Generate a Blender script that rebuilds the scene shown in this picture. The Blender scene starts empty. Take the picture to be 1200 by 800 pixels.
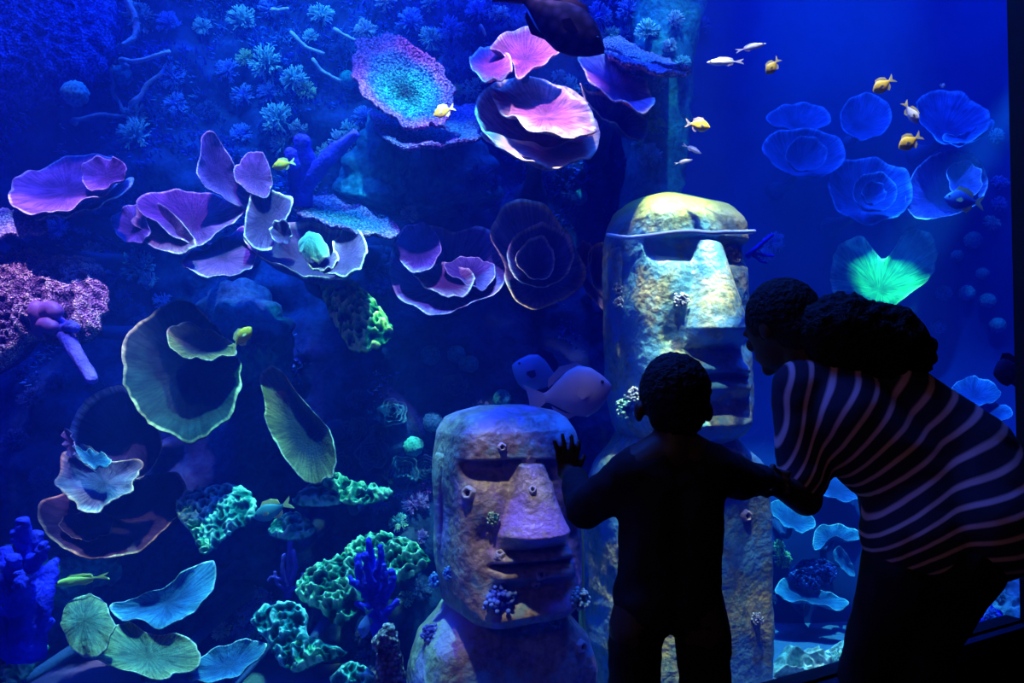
import bpy, bmesh, math, random
import numpy as np
from mathutils import Vector, Matrix, noise
from mathutils.bvhtree import BVHTree

S = bpy.context.scene
COL = S.collection
random.seed(7)

# ------------------------------------------------------------------ camera
PITCH = math.atan(30 / 900)
CAMZ = 1.15
cam_d = bpy.data.cameras.new('camera')
cam_d.lens = 27.0
cam_d.sensor_width = 36.0
cam = bpy.data.objects.new('camera', cam_d)
cam.location = (0, 0, CAMZ)
cam.rotation_euler = (math.pi / 2 + PITCH, 0, 0)
COL.objects.link(cam)
S.camera = cam

# ------------------------------------------------------------------ world, exposure
w = bpy.data.worlds.new('world')
S.world = w
w.use_nodes = True
w.node_tree.nodes['Background'].inputs[0].default_value = (0.5, 0.35, 0.9, 1)
w.node_tree.nodes['Background'].inputs[1].default_value = 0.0
S.view_settings.view_transform = 'Standard'
S.view_settings.look = 'None'
S.view_settings.gamma = 1.0
S.view_settings.use_curve_mapping = False
S.view_settings.exposure = 0.0
S.cycles.volume_bounces = 0
S.cycles.max_bounces = 6
S.cycles.diffuse_bounces = 2
S.cycles.glossy_bounces = 2
S.cycles.transparent_max_bounces = 12
S.cycles.sample_clamp_indirect = 4.0
S.cycles.caustics_reflective = False
S.cycles.caustics_refractive = False


def ray(px, py):
    x = (px - 600) / 900.0
    y = (400 - py) / 900.0
    return Vector((x, math.cos(PITCH) - y * math.sin(PITCH), math.sin(PITCH) + y * math.cos(PITCH)))


def at(px, py, Y):
    d = ray(px, py)
    return Vector((0, 0, CAMZ)) + d * (Y / d.y)


# ------------------------------------------------------------------ lights
def area(name, loc, target, sx, sy, power, col, spread=180):
    d = bpy.data.lights.new(name, 'AREA')
    d.shape = 'RECTANGLE'
    d.size, d.size_y = sx, sy
    d.energy = power
    d.color = col
    d.spread = math.radians(spread)
    o = bpy.data.objects.new(name, d)
    o.location = loc
    o.rotation_euler = (Vector(target) - Vector(loc)).to_track_quat('-Z', 'Y').to_euler()
    COL.objects.link(o)


def spot(name, loc, target, power, col, angle=20, blend=0.6, radius=0.06):
    d = bpy.data.lights.new(name, 'SPOT')
    d.energy = power
    d.color = col
    d.spot_size = math.radians(angle)
    d.spot_blend = blend
    d.shadow_soft_size = radius
    o = bpy.data.objects.new(name, d)
    o.location = loc
    o.rotation_euler = (Vector(target) - Vector(loc)).to_track_quat('-Z', 'Y').to_euler()
    COL.objects.link(o)


area('tank_blue_lamp', (-0.6, 3.2, 8.2), (-0.6, 4.0, 0), 7.0, 2.4, 2500, (0.012, 0.075, 1.0))
area('tank_blue_lamp_rear', (3.4, 4.4, 8.2), (3.2, 5.0, 0), 3.0, 2.0, 130, (0.01, 0.09, 1.0))


def rig(name, px, py, Y, power, col, angle, dx=0.0, ly=2.9, lz=5.6, radius=0.06, blend=0.7):
    t = at(px, py, Y)
    spot(name, (t.x + dx, ly, lz), t, power, col, angle, blend, radius)


rig('spot_violet_left', 230, 255, 3.8, 1000, (0.75, 0.30, 1.0), 17)
rig('spot_violet_far_left', 70, 250, 3.8, 600, (0.6, 0.4, 1.0), 14)
rig('spot_white_curl', 380, 290, 3.75, 520, (1.0, 0.9, 0.85), 9)
rig('spot_pink_top', 630, 125, 3.8, 2000, (1.0, 0.6, 0.85), 12)
rig('spot_white_top', 640, 172, 3.6, 1500, (1.0, 0.88, 0.8), 12, ly=2.15, lz=3.9)
rig('spot_table', 470, 95, 3.8, 950, (0.75, 0.55, 1.0), 12)
rig('spot_tall_statue', 800, 335, 3.15, 460, (0.95, 0.92, 0.75), 11, dx=-0.35, ly=2.05, lz=4.3)
rig('spot_tall_statue_crown', 800, 238, 3.3, 4800, (1.0, 0.95, 0.55), 8, dx=0.1, ly=2.55)
rig('spot_fish_upper_right', 1050, 130, 3.4, 1300, (1.0, 0.9, 0.7), 9, ly=3.0)
rig('spot_fish_top', 885, 72, 3.25, 1000, (1.0, 0.95, 0.85), 8, ly=2.6)
rig('spot_fish_column', 815, 160, 3.35, 700, (1.0, 0.9, 0.8), 6, ly=2.5)
rig('spot_front_statue', 592, 550, 2.5, 330, (1.0, 0.84, 0.70), 11, dx=-0.35, ly=1.70, lz=3.6)
rig('spot_green_left', 215, 480, 3.5, 240, (0.75, 1.0, 0.6), 11)
rig('spot_green_reef', 330, 660, 3.3, 2600, (0.25, 1.0, 0.7), 26)
rig('spot_lime', 425, 385, 3.7, 2400, (0.6, 1.0, 0.3), 8, ly=1.9)
rig('spot_teal_low_left', 150, 740, 3.2, 520, (0.5, 0.95, 0.8), 17)
rig('spot_green_far', 1045, 325, 5.7, 2300, (0.12, 1.0, 0.55), 13, dx=-0.3, ly=3.4, lz=2.7)
rig('spot_teal_right', 950, 690, 4.5, 3200, (0.1, 0.75, 1.0), 22, ly=3.7)
rig('spot_anemone', 70, 345, 3.6, 3600, (0.85, 0.5, 1.0), 10, ly=1.7)
rig('flood_cyan_top', 340, 70, 4.4, 1150, (0.08, 0.5, 1.0), 30, ly=2.2, lz=6.0)
rig('spot_blue_cup', 118, 530, 3.5, 1000, (0.36, 0.52, 1.0), 13, ly=1.9)
rig('spot_tan_plate', 145, 640, 3.45, 1300, (1.0, 0.75, 0.58), 7, ly=1.7)
rig('flood_teal_mid', 490, 485, 4.3, 2800, (0.10, 0.65, 1.0), 17, ly=1.9)
rig('spot_triggerfish', 670, 462, 3.1, 420, (1.0, 0.8, 0.85), 4, ly=2.2)
rig('flood_blue_right', 1090, 500, 5.7, 1500, (0.02, 0.22, 1.0), 30, ly=4.0, lz=5.0)
rig('flood_cyan_column', 760, 120, 4.3, 900, (0.2, 0.75, 1.0), 16, ly=2.6, lz=6.0)
rig('flood_gold_rose', 640, 350, 3.8, 1500, (1.0, 0.75, 0.65), 12, ly=2.15, lz=3.9)
rig('flood_blue_centre', 530, 320, 3.8, 900, (0.45, 0.3, 1.0), 14, ly=2.05, lz=4.0)
# unseen dim lamp added behind the visitors so the striped top shows
area('gallery_fill', (-1.9, -2.0, 3.05), (1.0, 1.8, 0.8), 0.8, 0.8, 9, (1.0, 0.58, 0.85))


# ------------------------------------------------------------------ helpers: objects
def tag(o, label=None, cat=None, group=None, kind=None):
    if label:
        o['label'] = label
    if cat:
        o['category'] = cat
    if group:
        o['group'] = group
    if kind:
        o['kind'] = kind
    return o


def thing(name, label, cat, loc, group=None):
    o = bpy.data.objects.new(name, None)
    o.empty_display_size = 0.1
    o.location = loc
    COL.objects.link(o)
    return tag(o, label, cat, group)


def wloc(o):
    v = Vector((0, 0, 0))
    while o is not None:
        v += Vector(o.location)
        o = o.parent
    return v


def mk(name, verts, faces, mat, parent=None, attr=None, smooth=True, origin=None, attrname='edge'):
    """link a mesh object; verts are world coordinates"""
    me = bpy.data.meshes.new(name)
    base = wloc(parent) if parent is not None else (origin or Vector((0, 0, 0)))
    V = np.asarray(verts, dtype=float).reshape(-1, 3) - np.array(base)
    me.from_pydata(V.tolist(), [], [list(f) for f in faces])
    if smooth:
        me.shade_smooth()
    if attr is not None:
        a = me.attributes.new(attrname, 'FLOAT', 'POINT')
        a.data.foreach_set('value', np.asarray(attr, dtype=np.float32))
    if mat is not None:
        me.materials.append(mat)
    me.update()
    o = bpy.data.objects.new(name, me)
    COL.objects.link(o)
    if parent is not None:
        o.parent = parent
    elif origin is not None:
        o.location = origin
    return o


def struct(o):
    o['kind'] = 'structure'
    return o


def world_bvh(objs):
    V, Fc = [], []
    for o in objs:
        b = len(V)
        off = wloc(o)
        V += [v.co + off for v in o.data.vertices]
        Fc += [[b + i for i in p.vertices] for p in o.data.polygons]
    return BVHTree.FromPolygons(V, Fc)


# ------------------------------------------------------------------ helpers: materials
def new_mat(name):
    m = bpy.data.materials.new(name)
    m.use_nodes = True
    nt = m.node_tree
    return m, nt, nt.nodes['Principled BSDF']


def rgba(c):
    return (c[0], c[1], c[2], 1)


def plain(name, col, rough=0.6, metal=0.0, spec=0.3, bump=None):
    m, nt, b = new_mat(name)
    n = nt.nodes.new('ShaderNodeTexNoise')
    n.inputs['Scale'].default_value = 14
    tc = nt.nodes.new('ShaderNodeTexCoord')
    nt.links.new(tc.outputs['Object'], n.inputs['Vector'])
    r = nt.nodes.new('ShaderNodeValToRGB')
    r.color_ramp.elements[0].color = rgba([c * 0.75 for c in col])
    r.color_ramp.elements[1].color = rgba([min(1, c * 1.15) for c in col])
    nt.links.new(n.outputs['Fac'], r.inputs['Fac'])
    nt.links.new(r.outputs['Color'], b.inputs['Base Color'])
    b.inputs['Roughness'].default_value = rough
    b.inputs['Metallic'].default_value = metal
    b.inputs['Specular IOR Level'].default_value = spec
    if bump:
        n2 = nt.nodes.new('ShaderNodeTexNoise')
        n2.inputs['Scale'].default_value = bump[0]
        nt.links.new(tc.outputs['Object'], n2.inputs['Vector'])
        bp = nt.nodes.new('ShaderNodeBump')
        bp.inputs['Strength'].default_value = bump[1]
        bp.inputs['Distance'].default_value = 0.02
        nt.links.new(n2.outputs['Fac'], bp.inputs['Height'])
        nt.links.new(bp.outputs['Normal'], b.inputs['Normal'])
    return m


def coral_mat(name, stops, var=0.55, scale=9, bump=(60, 0.35), vor=False, rough=0.7, ribs=0.0):
    """colour runs from the middle of the plate to its growing edge (attribute 'edge')"""
    m, nt, b = new_mat(name)
    L = nt.links.new
    at_ = nt.nodes.new('ShaderNodeAttribute')
    at_.attribute_name = 'edge'
    tc = nt.nodes.new('ShaderNodeTexCoord')
    n = nt.nodes.new('ShaderNodeTexNoise')
    n.inputs['Scale'].default_value = scale
    n.inputs['Detail'].default_value = 6
    L(tc.outputs['Object'], n.inputs['Vector'])
    pa = nt.nodes.new('ShaderNodeAttribute')
    pa.attribute_name = 'polar'
    pn = nt.nodes.new('ShaderNodeTexNoise')
    pn.inputs['Scale'].default_value = 2.2
    pn.inputs['Detail'].default_value = 5
    L(pa.outputs['Vector'], pn.inputs['Vector'])
    # wobble the bands a little
    mth = nt.nodes.new('ShaderNodeMath')
    mth.operation = 'MULTIPLY_ADD'
    L(n.outputs['Fac'], mth.inputs[0])
    mth.inputs[1].default_value = 0.12
    ad = nt.nodes.new('ShaderNodeMath')
    ad.operation = 'ADD'
    L(at_.outputs['Fac'], mth.inputs[2])
    L(mth.outputs[0], ad.inputs[0])
    ad.inputs[1].default_value = -0.06
    r = nt.nodes.new('ShaderNodeValToRGB')
    els = r.color_ramp.elements
    while len(els) < len(stops):
        els.new(0.5)
    for e, (p, c) in zip(els, stops):
        e.position = p
        e.color = rgba(c)
    L(ad.outputs[0], r.inputs['Fac'])
    r2 = nt.nodes.new('ShaderNodeValToRGB')
    r2.color_ramp.elements[0].position = 0.3
    r2.color_ramp.elements[1].position = 0.7
    v = 1 - var
    r2.color_ramp.elements[0].color = (v, v, v, 1)
    r2.color_ramp.elements[1].color = (1, 1, 1, 1)
    L(n.outputs['Fac'], r2.inputs['Fac'])
    mx = nt.nodes.new('ShaderNodeMix')
    mx.data_type = 'RGBA'
    mx.blend_type = 'MULTIPLY'
    mx.inputs['Factor'].default_value = 1
    L(r.outputs['Color'], mx.inputs['A'])
    L(r2.outputs['Color'], mx.inputs['B'])
    out = mx.outputs['Result']
    if ribs:
        rr_ = nt.nodes.new('ShaderNodeValToRGB')
        rr_.color_ramp.elements[0].position = 0.36
        rr_.color_ramp.elements[1].position = 0.64
        rr_.color_ramp.elements[0].color = (1 - ribs, 1 - ribs, 1 - ribs * 0.8, 1)
        rr_.color_ramp.elements[1].color = (1, 1, 1, 1)
        L(pn.outputs['Fac'], rr_.inputs['Fac'])
        mr = nt.nodes.new('ShaderNodeMix')
        mr.data_type = 'RGBA'
        mr.blend_type = 'MULTIPLY'
        mr.inputs['Factor'].default_value = 1
        L(out, mr.inputs['A'])
        L(rr_.outputs['Color'], mr.inputs['B'])
        out = mr.outputs['Result']
    if vor:
        vt = nt.nodes.new('ShaderNodeTexVoronoi')
        vt.inputs['Scale'].default_value = bump[0]
        L(tc.outputs['Object'], vt.inputs['Vector'])
        r3 = nt.nodes.new('ShaderNodeValToRGB')
        r3.color_ramp.elements[0].color = (1.0, 1.0, 1.0, 1)
        r3.color_ramp.elements[1].color = (0.12, 0.12, 0.16, 1)
        r3.color_ramp.elements[0].position = 0.15
        r3.color_ramp.elements[1].position = 0.65
        L(vt.outputs['Distance'], r3.inputs['Fac'])
        mx2 = nt.nodes.new('ShaderNodeMix')
        mx2.data_type = 'RGBA'
        mx2.blend_type = 'MULTIPLY'
        mx2.inputs['Factor'].default_value = 0.85
        L(out, mx2.inputs['A'])
        L(r3.outputs['Color'], mx2.inputs['B'])
        out = mx2.outputs['Result']
        inv = nt.nodes.new('ShaderNodeMath')
        inv.operation = 'SUBTRACT'
        inv.inputs[0].default_value = 1
        L(vt.outputs['Distance'], inv.inputs[1])
        h = inv.outputs[0]
    else:
        n2 = nt.nodes.new('ShaderNodeTexNoise')
        n2.inputs['Scale'].default_value = bump[0]
        n2.inputs['Detail'].default_value = 4
        L(tc.outputs['Object'], n2.inputs['Vector'])
        h = n2.outputs['Fac']
    bp = nt.nodes.new('ShaderNodeBump')
    bp.inputs['Strength'].default_value = bump[1]
    bp.inputs['Distance'].default_value = 0.015
    L(h, bp.inputs['Height'])
    L(bp.outputs['Normal'], b.inputs['Normal'])
    L(out, b.inputs['Base Color'])
    b.inputs['Roughness'].default_value = rough
    b.inputs['Specular IOR Level'].default_value = 0.05
    return m


def sc(c, k):
    return tuple(min(1.0, x * k) for x in c)


def plate_mat(name, inner, outer, rim, thin=False, **k):
    k.setdefault('ribs', 0.6)
    return coral_mat(name, [(0.0, sc(inner, 0.6)), (0.5, inner), (0.95 if thin else 0.90, outer), (0.995 if thin else 0.965, rim)], **k)


M = {}
M['purple'] = plate_mat('purple_coral', (0.13, 0.05, 0.30), (0.26, 0.11, 0.46), (0.85, 0.80, 0.98), thin=True)
M['violet_brown'] = plate_mat('violet_brown_coral', (0.14, 0.05, 0.20), (0.34, 0.17, 0.36), (0.9, 0.78, 0.8))
M['blue_purple'] = plate_mat('blue_purple_coral', (0.10, 0.06, 0.34), (0.20, 0.15, 0.55), (0.75, 0.72, 1.0), thin=True)
M['pink'] = plate_mat('pink_coral', (0.34, 0.07, 0.34), (0.60, 0.22, 0.48), (1.0, 0.92, 0.86), var=0.45)
M['pink_pale'] = plate_mat('pale_pink_coral', (0.30, 0.08, 0.32), (0.66, 0.34, 0.44), (1.0, 0.95, 0.88), var=0.6, scale=14)
M['lip'] = plate_mat('white_pink_lip', (0.62, 0.30, 0.50), (0.85, 0.6, 0.62), (1.0, 0.96, 0.9), ribs=0.3)
M['curl'] = plate_mat('lilac_curl_coral', (0.07, 0.04, 0.20), (0.17, 0.11, 0.36), (1.0, 0.97, 0.9))
M['dark_teal'] = plate_mat('dark_teal_coral', (0.008, 0.03, 0.05), (0.015, 0.05, 0.06), (0.6, 0.75, 0.45), bump=(40, 0.5), thin=True)
M['dark_blue'] = plate_mat('dark_blue_coral', (0.02, 0.02, 0.10), (0.03, 0.04, 0.18), (0.7, 0.72, 0.95))
M['blue_tan'] = plate_mat('blue_tan_coral', (0.12, 0.16, 0.45), (0.25, 0.35, 0.62), (0.75, 0.70, 0.68))
M['brown'] = plate_mat('dark_brown_coral', (0.04, 0.02, 0.09), (0.07, 0.04, 0.13), (0.7, 0.52, 0.42), thin=True)
M['olive'] = plate_mat('olive_coral', (0.02, 0.03, 0.06), (0.20, 0.20, 0.09), (0.75, 0.75, 0.6), bump=(70, 0.6), thin=True)
M['khaki'] = plate_mat('khaki_coral', (0.16, 0.30, 0.26), (0.32, 0.42, 0.24), (0.85, 0.92, 0.75), bump=(50, 0.5), thin=True)
M['blue_fan'] = plate_mat('sky_blue_coral', (0.03, 0.14, 0.42), (0.08, 0.34, 0.62), (0.55, 0.85, 0.95), thin=True)
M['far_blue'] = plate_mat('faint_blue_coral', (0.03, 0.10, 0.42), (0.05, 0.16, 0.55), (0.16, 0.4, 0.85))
M['rose'] = plate_mat('rose_coral', (0.05, 0.07, 0.34), (0.12, 0.16, 0.55), (0.95, 0.85, 0.9))
M['rose_gold'] = plate_mat('rose_gold_coral', (0.07, 0.08, 0.34), (0.3, 0.28, 0.5), (1.0, 0.8, 0.55))
M['green_far'] = plate_mat('sea_green_coral', (0.03, 0.28, 0.22), (0.05, 0.50, 0.32), (0.35, 0.9, 0.55))
M['table'] = coral_mat('nubbly_table_coral', [(0.0, (0.01, 0.03, 0.05)), (0.14, (0.01, 0.10, 0.10)), (0.4, (0.04, 0.50, 0.50)), (0.66, (0.08, 0.28, 0.75)), (0.84, (0.55, 0.16, 0.60))], vor=True, bump=(75, 0.8), var=0.3)
M['table_blue'] = coral_mat('nubbly_blue_coral', [(0.0, (0.03, 0.22, 0.35)), (0.6, (0.05, 0.16, 0.55)), (0.93, (0.32, 0.2, 0.68))], vor=True, bump=(75, 0.8), var=0.3)
M['table_lilac'] = coral_mat('nubbly_lilac_coral', [(0.0, (0.1, 0.25, 0.6)), (0.6, (0.25, 0.25, 0.7)), (0.93, (0.5, 0.4, 0.8))], vor=True, bump=(80, 0.8), var=0.3)
M['green'] = coral_mat('green_crust_coral', [(0.15, (0.0, 0.06, 0.05)), (0.5, (0.03, 0.38, 0.22)), (0.85, (0.45, 0.95, 0.60))], bump=(60, 0.6), var=0.4, scale=20)
M['lime'] = coral_mat('lime_crust_coral', [(0.15, (0.0, 0.08, 0.05)), (0.5, (0.10, 0.5, 0.12)), (0.85, (0.75, 1.0, 0.35))], bump=(60, 0.6), var=0.4, scale=20)
M['teal'] = coral_mat('teal_crust_coral', [(0.15, (0.0, 0.10, 0.13)), (0.5, (0.03, 0.36, 0.38)), (0.85, (0.35, 0.85, 0.80))], bump=(60, 0.6), var=0.4, scale=20)
M['anemone'] = coral_mat('mauve_soft_coral', [(0.15, (0.12, 0.05, 0.2)), (0.5, (0.5, 0.24, 0.6)), (0.9, (1.0, 0.75, 0.85))], vor=True, bump=(110, 1.0), var=0.35)
M['fuzz_blue'] = coral_mat('blue_soft_coral', [(0.15, (0.02, 0.03, 0.3)), (0.5, (0.04, 0.08, 0.6)), (0.9, (0.12, 0.22, 0.85))], vor=True, bump=(70, 1.0), var=0.4)
M['royal'] = coral_mat('royal_blue_sponge', [(0.0, (0.01, 0.01, 0.75)), (1.0, (0.06, 0.05, 1.0))], bump=(60, 0.8), var=0.5)
M['violet_sponge'] = coral_mat('violet_sponge', [(0.0, (0.06, 0.03, 0.6)), (1.0, (0.16, 0.12, 0.95))], bump=(60, 0.8), var=0.5)
M['mauve_lobe'] = plain('mauve_lobe', (0.13, 0.04, 0.26), 0.6)
M['cyan_dome'] = plate_mat('cyan_dome_coral', (0.10, 0.45, 0.65), (0.25, 0.62, 0.75), (0.8, 0.9, 0.9))
M['stalk'] = plain('coral_stalk', (0.008, 0.035, 0.14), 0.8, bump=(30, 0.5))
M['ball'] = coral_mat('turquoise_ball', [(0.2, (0.01, 0.20, 0.30)), (0.8, (0.08, 0.62, 0.66))], bump=(80, 0.5), var=0.3)
M['ball_dim'] = coral_mat('dim_teal_ball', [(0.2, (0.01, 0.16, 0.28)), (0.8, (0.03, 0.45, 0.55))], bump=(80, 0.5), var=0.3)
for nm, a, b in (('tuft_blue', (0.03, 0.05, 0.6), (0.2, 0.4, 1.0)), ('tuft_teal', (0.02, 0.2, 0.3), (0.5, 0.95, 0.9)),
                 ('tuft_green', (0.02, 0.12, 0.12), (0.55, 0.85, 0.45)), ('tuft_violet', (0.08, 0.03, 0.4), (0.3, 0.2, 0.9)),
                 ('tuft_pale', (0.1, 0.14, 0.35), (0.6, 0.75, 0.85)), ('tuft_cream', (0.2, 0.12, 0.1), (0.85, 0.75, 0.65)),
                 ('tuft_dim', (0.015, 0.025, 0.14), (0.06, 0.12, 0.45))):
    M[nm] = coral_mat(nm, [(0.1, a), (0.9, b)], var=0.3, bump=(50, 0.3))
M['twig'] = plain('pale_branch', (0.45, 0.5, 0.6), 0.7, bump=(40, 0.6))
M['rope'] = plain('pale_blue_rope', (0.45, 0.65, 0.95), 0.6)


def stone(name, a, b, c, top=None, patches=(), gloss=0.65):
    m, nt, p = new_mat(name)
    L = nt.links.new
    tc = nt.nodes.new('ShaderNodeTexCoord')
    n = nt.nodes.new('ShaderNodeTexNoise')
    n.inputs['Scale'].default_value = 5
    n.inputs['Detail'].default_value = 8
    n.inputs['Roughness'].default_value = 0.7
    L(tc.outputs['Object'], n.inputs['Vector'])
    r = nt.nodes.new('ShaderNodeValToRGB')
    e = r.color_ramp.elements
    e[0].position, e[0].color = 0.32, rgba(a)
    e[1].position, e[1].color = 0.68, rgba(c)
    k = e.new(0.5)
    k.color = rgba(b)
    L(n.outputs['Fac'], r.inputs['Fac'])
    col = r.outputs['Color']
    n3 = nt.nodes.new('ShaderNodeTexNoise')
    n3.inputs['Scale'].default_value = 38
    n3.inputs['Detail'].default_value = 5
    L(tc.outputs['Object'], n3.inputs['Vector'])
    rr = nt.nodes.new('ShaderNodeValToRGB')
    rr.color_ramp.elements[0].position = 0.35
    rr.color_ramp.elements[0].color = (0.45, 0.45, 0.5, 1)
    rr.color_ramp.elements[1].position = 0.65
    rr.color_ramp.elements[1].color = (1, 1, 1, 1)
    L(n3.outputs['Fac'], rr.inputs['Fac'])
    mx = nt.nodes.new('ShaderNodeMix')
    mx.data_type = 'RGBA'
    mx.blend_type = 'MULTIPLY'
    mx.inputs['Factor'].default_value = 0.9
    L(col, mx.inputs['A'])
    L(rr.outputs['Color'], mx.inputs['B'])
    col = mx.outputs['Result']
    n4 = nt.nodes.new('ShaderNodeTexNoise')
    n4.inputs['Scale'].default_value = 3.3
    n4.inputs['Detail'].default_value = 5
    n4.inputs['Roughness'].default_value = 0.65
    L(tc.outputs['Object'], n4.inputs['Vector'])
    for (p0, p1, cc_) in patches:
        rk = nt.nodes.new('ShaderNodeMapRange')
        rk.inputs['From Min'].default_value = p0
        rk.inputs['From Max'].default_value = p1
        L(n4.outputs['Fac'], rk.inputs['Value'])
        mk_ = nt.nodes.new('ShaderNodeMix')
        mk_.data_type = 'RGBA'
        L(rk.outputs['Result'], mk_.inputs['Factor'])
        L(col, mk_.inputs['A'])
        mk_.inputs['B'].default_value = rgba(cc_)
        col = mk_.outputs['Result']
    if top is not None:   # algae grown over the crown
        a_ = nt.nodes.new('ShaderNodeAttribute')
        a_.attribute_name = 'algae'
        m2 = nt.nodes.new('ShaderNodeMix')
        m2.data_type = 'RGBA'
        L(a_.outputs['Fac'], m2.inputs['Factor'])
        L(col, m2.inputs['A'])
        m2.inputs['B'].default_value = rgba(top)
        col = m2.outputs['Result']
    L(col, p.inputs['Base Color'])
    bp = nt.nodes.new('ShaderNodeBump')
    bp.inputs['Strength'].default_value = 0.5
    bp.inputs['Distance'].default_value = 0.02
    L(n3.outputs['Fac'], bp.inputs['Height'])
    L(bp.outputs['Normal'], p.inputs['Normal'])
    p.inputs['Roughness'].default_value = gloss
    if not patches:
        p.inputs['Specular IOR Level'].default_value = 0.08
    return m


M['stone'] = stone('weathered_stone', (0.10, 0.10, 0.28), (0.40, 0.30, 0.30), (0.62, 0.56, 0.50), patches=((0.52, 0.60, (0.34, 0.22, 0.62)), (0.46, 0.38, (0.22, 0.45, 0.6)), (0.66, 0.72, (0.5, 0.36, 0.28))), gloss=0.42)  # violet and cyan patches paint the coloured light sheen into the stone
M['stone_tall'] = stone('algae_stone', (0.05, 0.16, 0.32), (0.22, 0.36, 0.34), (0.62, 0.58, 0.40), top=(0.50, 0.66, 0.08), patches=((0.47, 0.55, (0.08, 0.30, 0.58)), (0.44, 0.35, (0.5, 0.46, 0.22)), (0.66, 0.72, (0.3, 0.22, 0.55))), gloss=0.42)  # blue and violet patches put coloured light on the face into the stone colour
M['rock'] = stone('reef_rock', (0.004, 0.012, 0.07), (0.007, 0.03, 0.15), (0.012, 0.07, 0.28))
M['rock_teal'] = stone('teal_reef_rock', (0.0, 0.06, 0.16), (0.01, 0.15, 0.28), (0.04, 0.38, 0.45))
M['rock_pale'] = stone('pale_reef_rock', (0.08, 0.24, 0.34), (0.3, 0.55, 0.62), (0.8, 0.9, 0.8))
M['backwall'] = plain('blue_tank_wall', (0.006, 0.024, 0.13), 0.9, spec=0.03)
M['sand'] = plain('tank_sand', (0.08, 0.13, 0.3), 0.9, bump=(50, 0.4))
M['black'] = plain('matt_black_paint', (0.006, 0.006, 0.007), 0.6)
M['carpet'] = plain('dark_carpet', (0.012, 0.012, 0.018), 0.9)
M['barnacle'] = plain('barnacle_shell', (0.42, 0.40, 0.5), 0.7, bump=(60, 0.5))
M['barnacle_hole'] = plain('barnacle_mouth', (0.02, 0.02, 0.05), 0.8)

# ------------------------------------------------------------------ setting
TH = math.radians(29)
GD = Vector((math.cos(TH), math.sin(TH), 0))
GN = Vector((math.sin(TH), -math.cos(TH), 0))     # towards the visitors
G0 = Vector((0.14, 1.88, 0))
SILL, GTOP = 0.23, 3.2


def G(s, off=0.0, z=0.0):
    p = G0 + GD * s + GN * off
    p.z = z
    return p


def prism(name, poly, z0, z1, mat, parent=None):
    n = len(poly)
    V = [(p[0], p[1], z0) for p in poly] + [(p[0], p[1], z1) for p in poly]
    Fc = [tuple(range(n - 1, -1, -1)), tuple(range(n, 2 * n))] + [(i, (i + 1) % n, n + (i + 1) % n, n + i) for i in range(n)]
    return mk(name, V, Fc, mat, parent, smooth=False)


def xy(p):
    return (p.x, p.y)


SR = 1.955
g = bpy.data.materials.new('clear_acrylic')
g.use_nodes = True
nt = g.node_tree
nt.nodes.clear()
out = nt.nodes.new('ShaderNodeOutputMaterial')
tr = nt.nodes.new('ShaderNodeBsdfTransparent')
gl = nt.nodes.new('ShaderNodeBsdfGlossy')
gl.inputs['Roughness'].default_value = 0.02
mxs = nt.nodes.new('ShaderNodeMixShader')
lw = nt.nodes.new('ShaderNodeLayerWeight')
pw = nt.nodes.new('ShaderNodeMath')
pw.operation = 'POWER'
nt.links.new(lw.outputs['Facing'], pw.inputs[0])
pw.inputs[1].default_value = 5.0
ma = nt.nodes.new('ShaderNodeMath')
ma.operation = 'MULTIPLY_ADD'
nt.links.new(pw.outputs[0], ma.inputs[0])
ma.inputs[1].default_value = 0.6
ma.inputs[2].default_value = 0.02
nt.links.new(ma.outputs[0], mxs.inputs[0])
nt.links.new(tr.outputs[0], mxs.inputs[1])
nt.links.new(gl.outputs[0], mxs.inputs[2])
nt.links.new(mxs.outputs[0], out.inputs['Surface'])
struct(prism('window_1', [xy(G(-2.4, 0)), xy(G(SR + 0.4, 0)), xy(G(SR + 0.4, -0.05)), xy(G(-2.4, -0.05))], SILL, GTOP, g))
struct(prism('wall_front', [xy(G(-2.4, 0.02)), xy(G(SR + 0.02, 0.02)), xy(G(SR + 0.02, -0.06)), xy(G(-2.4, -0.06))], 0, SILL, M['black']))
struct(prism('trim_1', [xy(G(-2.4, 0.05)), xy(G(SR, 0.05)), xy(G(SR, 0.0)), xy(G(-2.4, 0.0))], SILL - 0.05, SILL, plain('dark_blue_sill', (0.01, 0.012, 0.03), 0.5)))
struct(prism('wall_right', [xy(G(SR, 0.4)), xy(G(SR + 2.5, 0.4)), xy(G(SR + 2.5, 0.0)), xy(G(SR, 0.0))], 0, GTOP + 0.1, M['black']))
struct(prism('wall_left', [(-2.6, -3), (-2.4, -3), (-2.4, 0.7), (-2.6, 0.7)], 0, GTOP + 0.1, M['black']))
struct(prism('wall_rear', [(-2.6, -3.2), (4.5, -3.2), (4.5, -3), (-2.6, -3)], 0, GTOP + 0.1, M['black']))
room = [(-2.6, -3.2), (4.5, -3.2), (4.5, 3.6), xy(G(SR + 0.02, 0)), xy(G(-2.4, 0)), (-2.6, 0.6)]
struct(prism('floor', room, -0.05, 0, M['carpet']))
struct(prism('ceiling', room, GTOP, GTOP + 0.08, M['black']))

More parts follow.
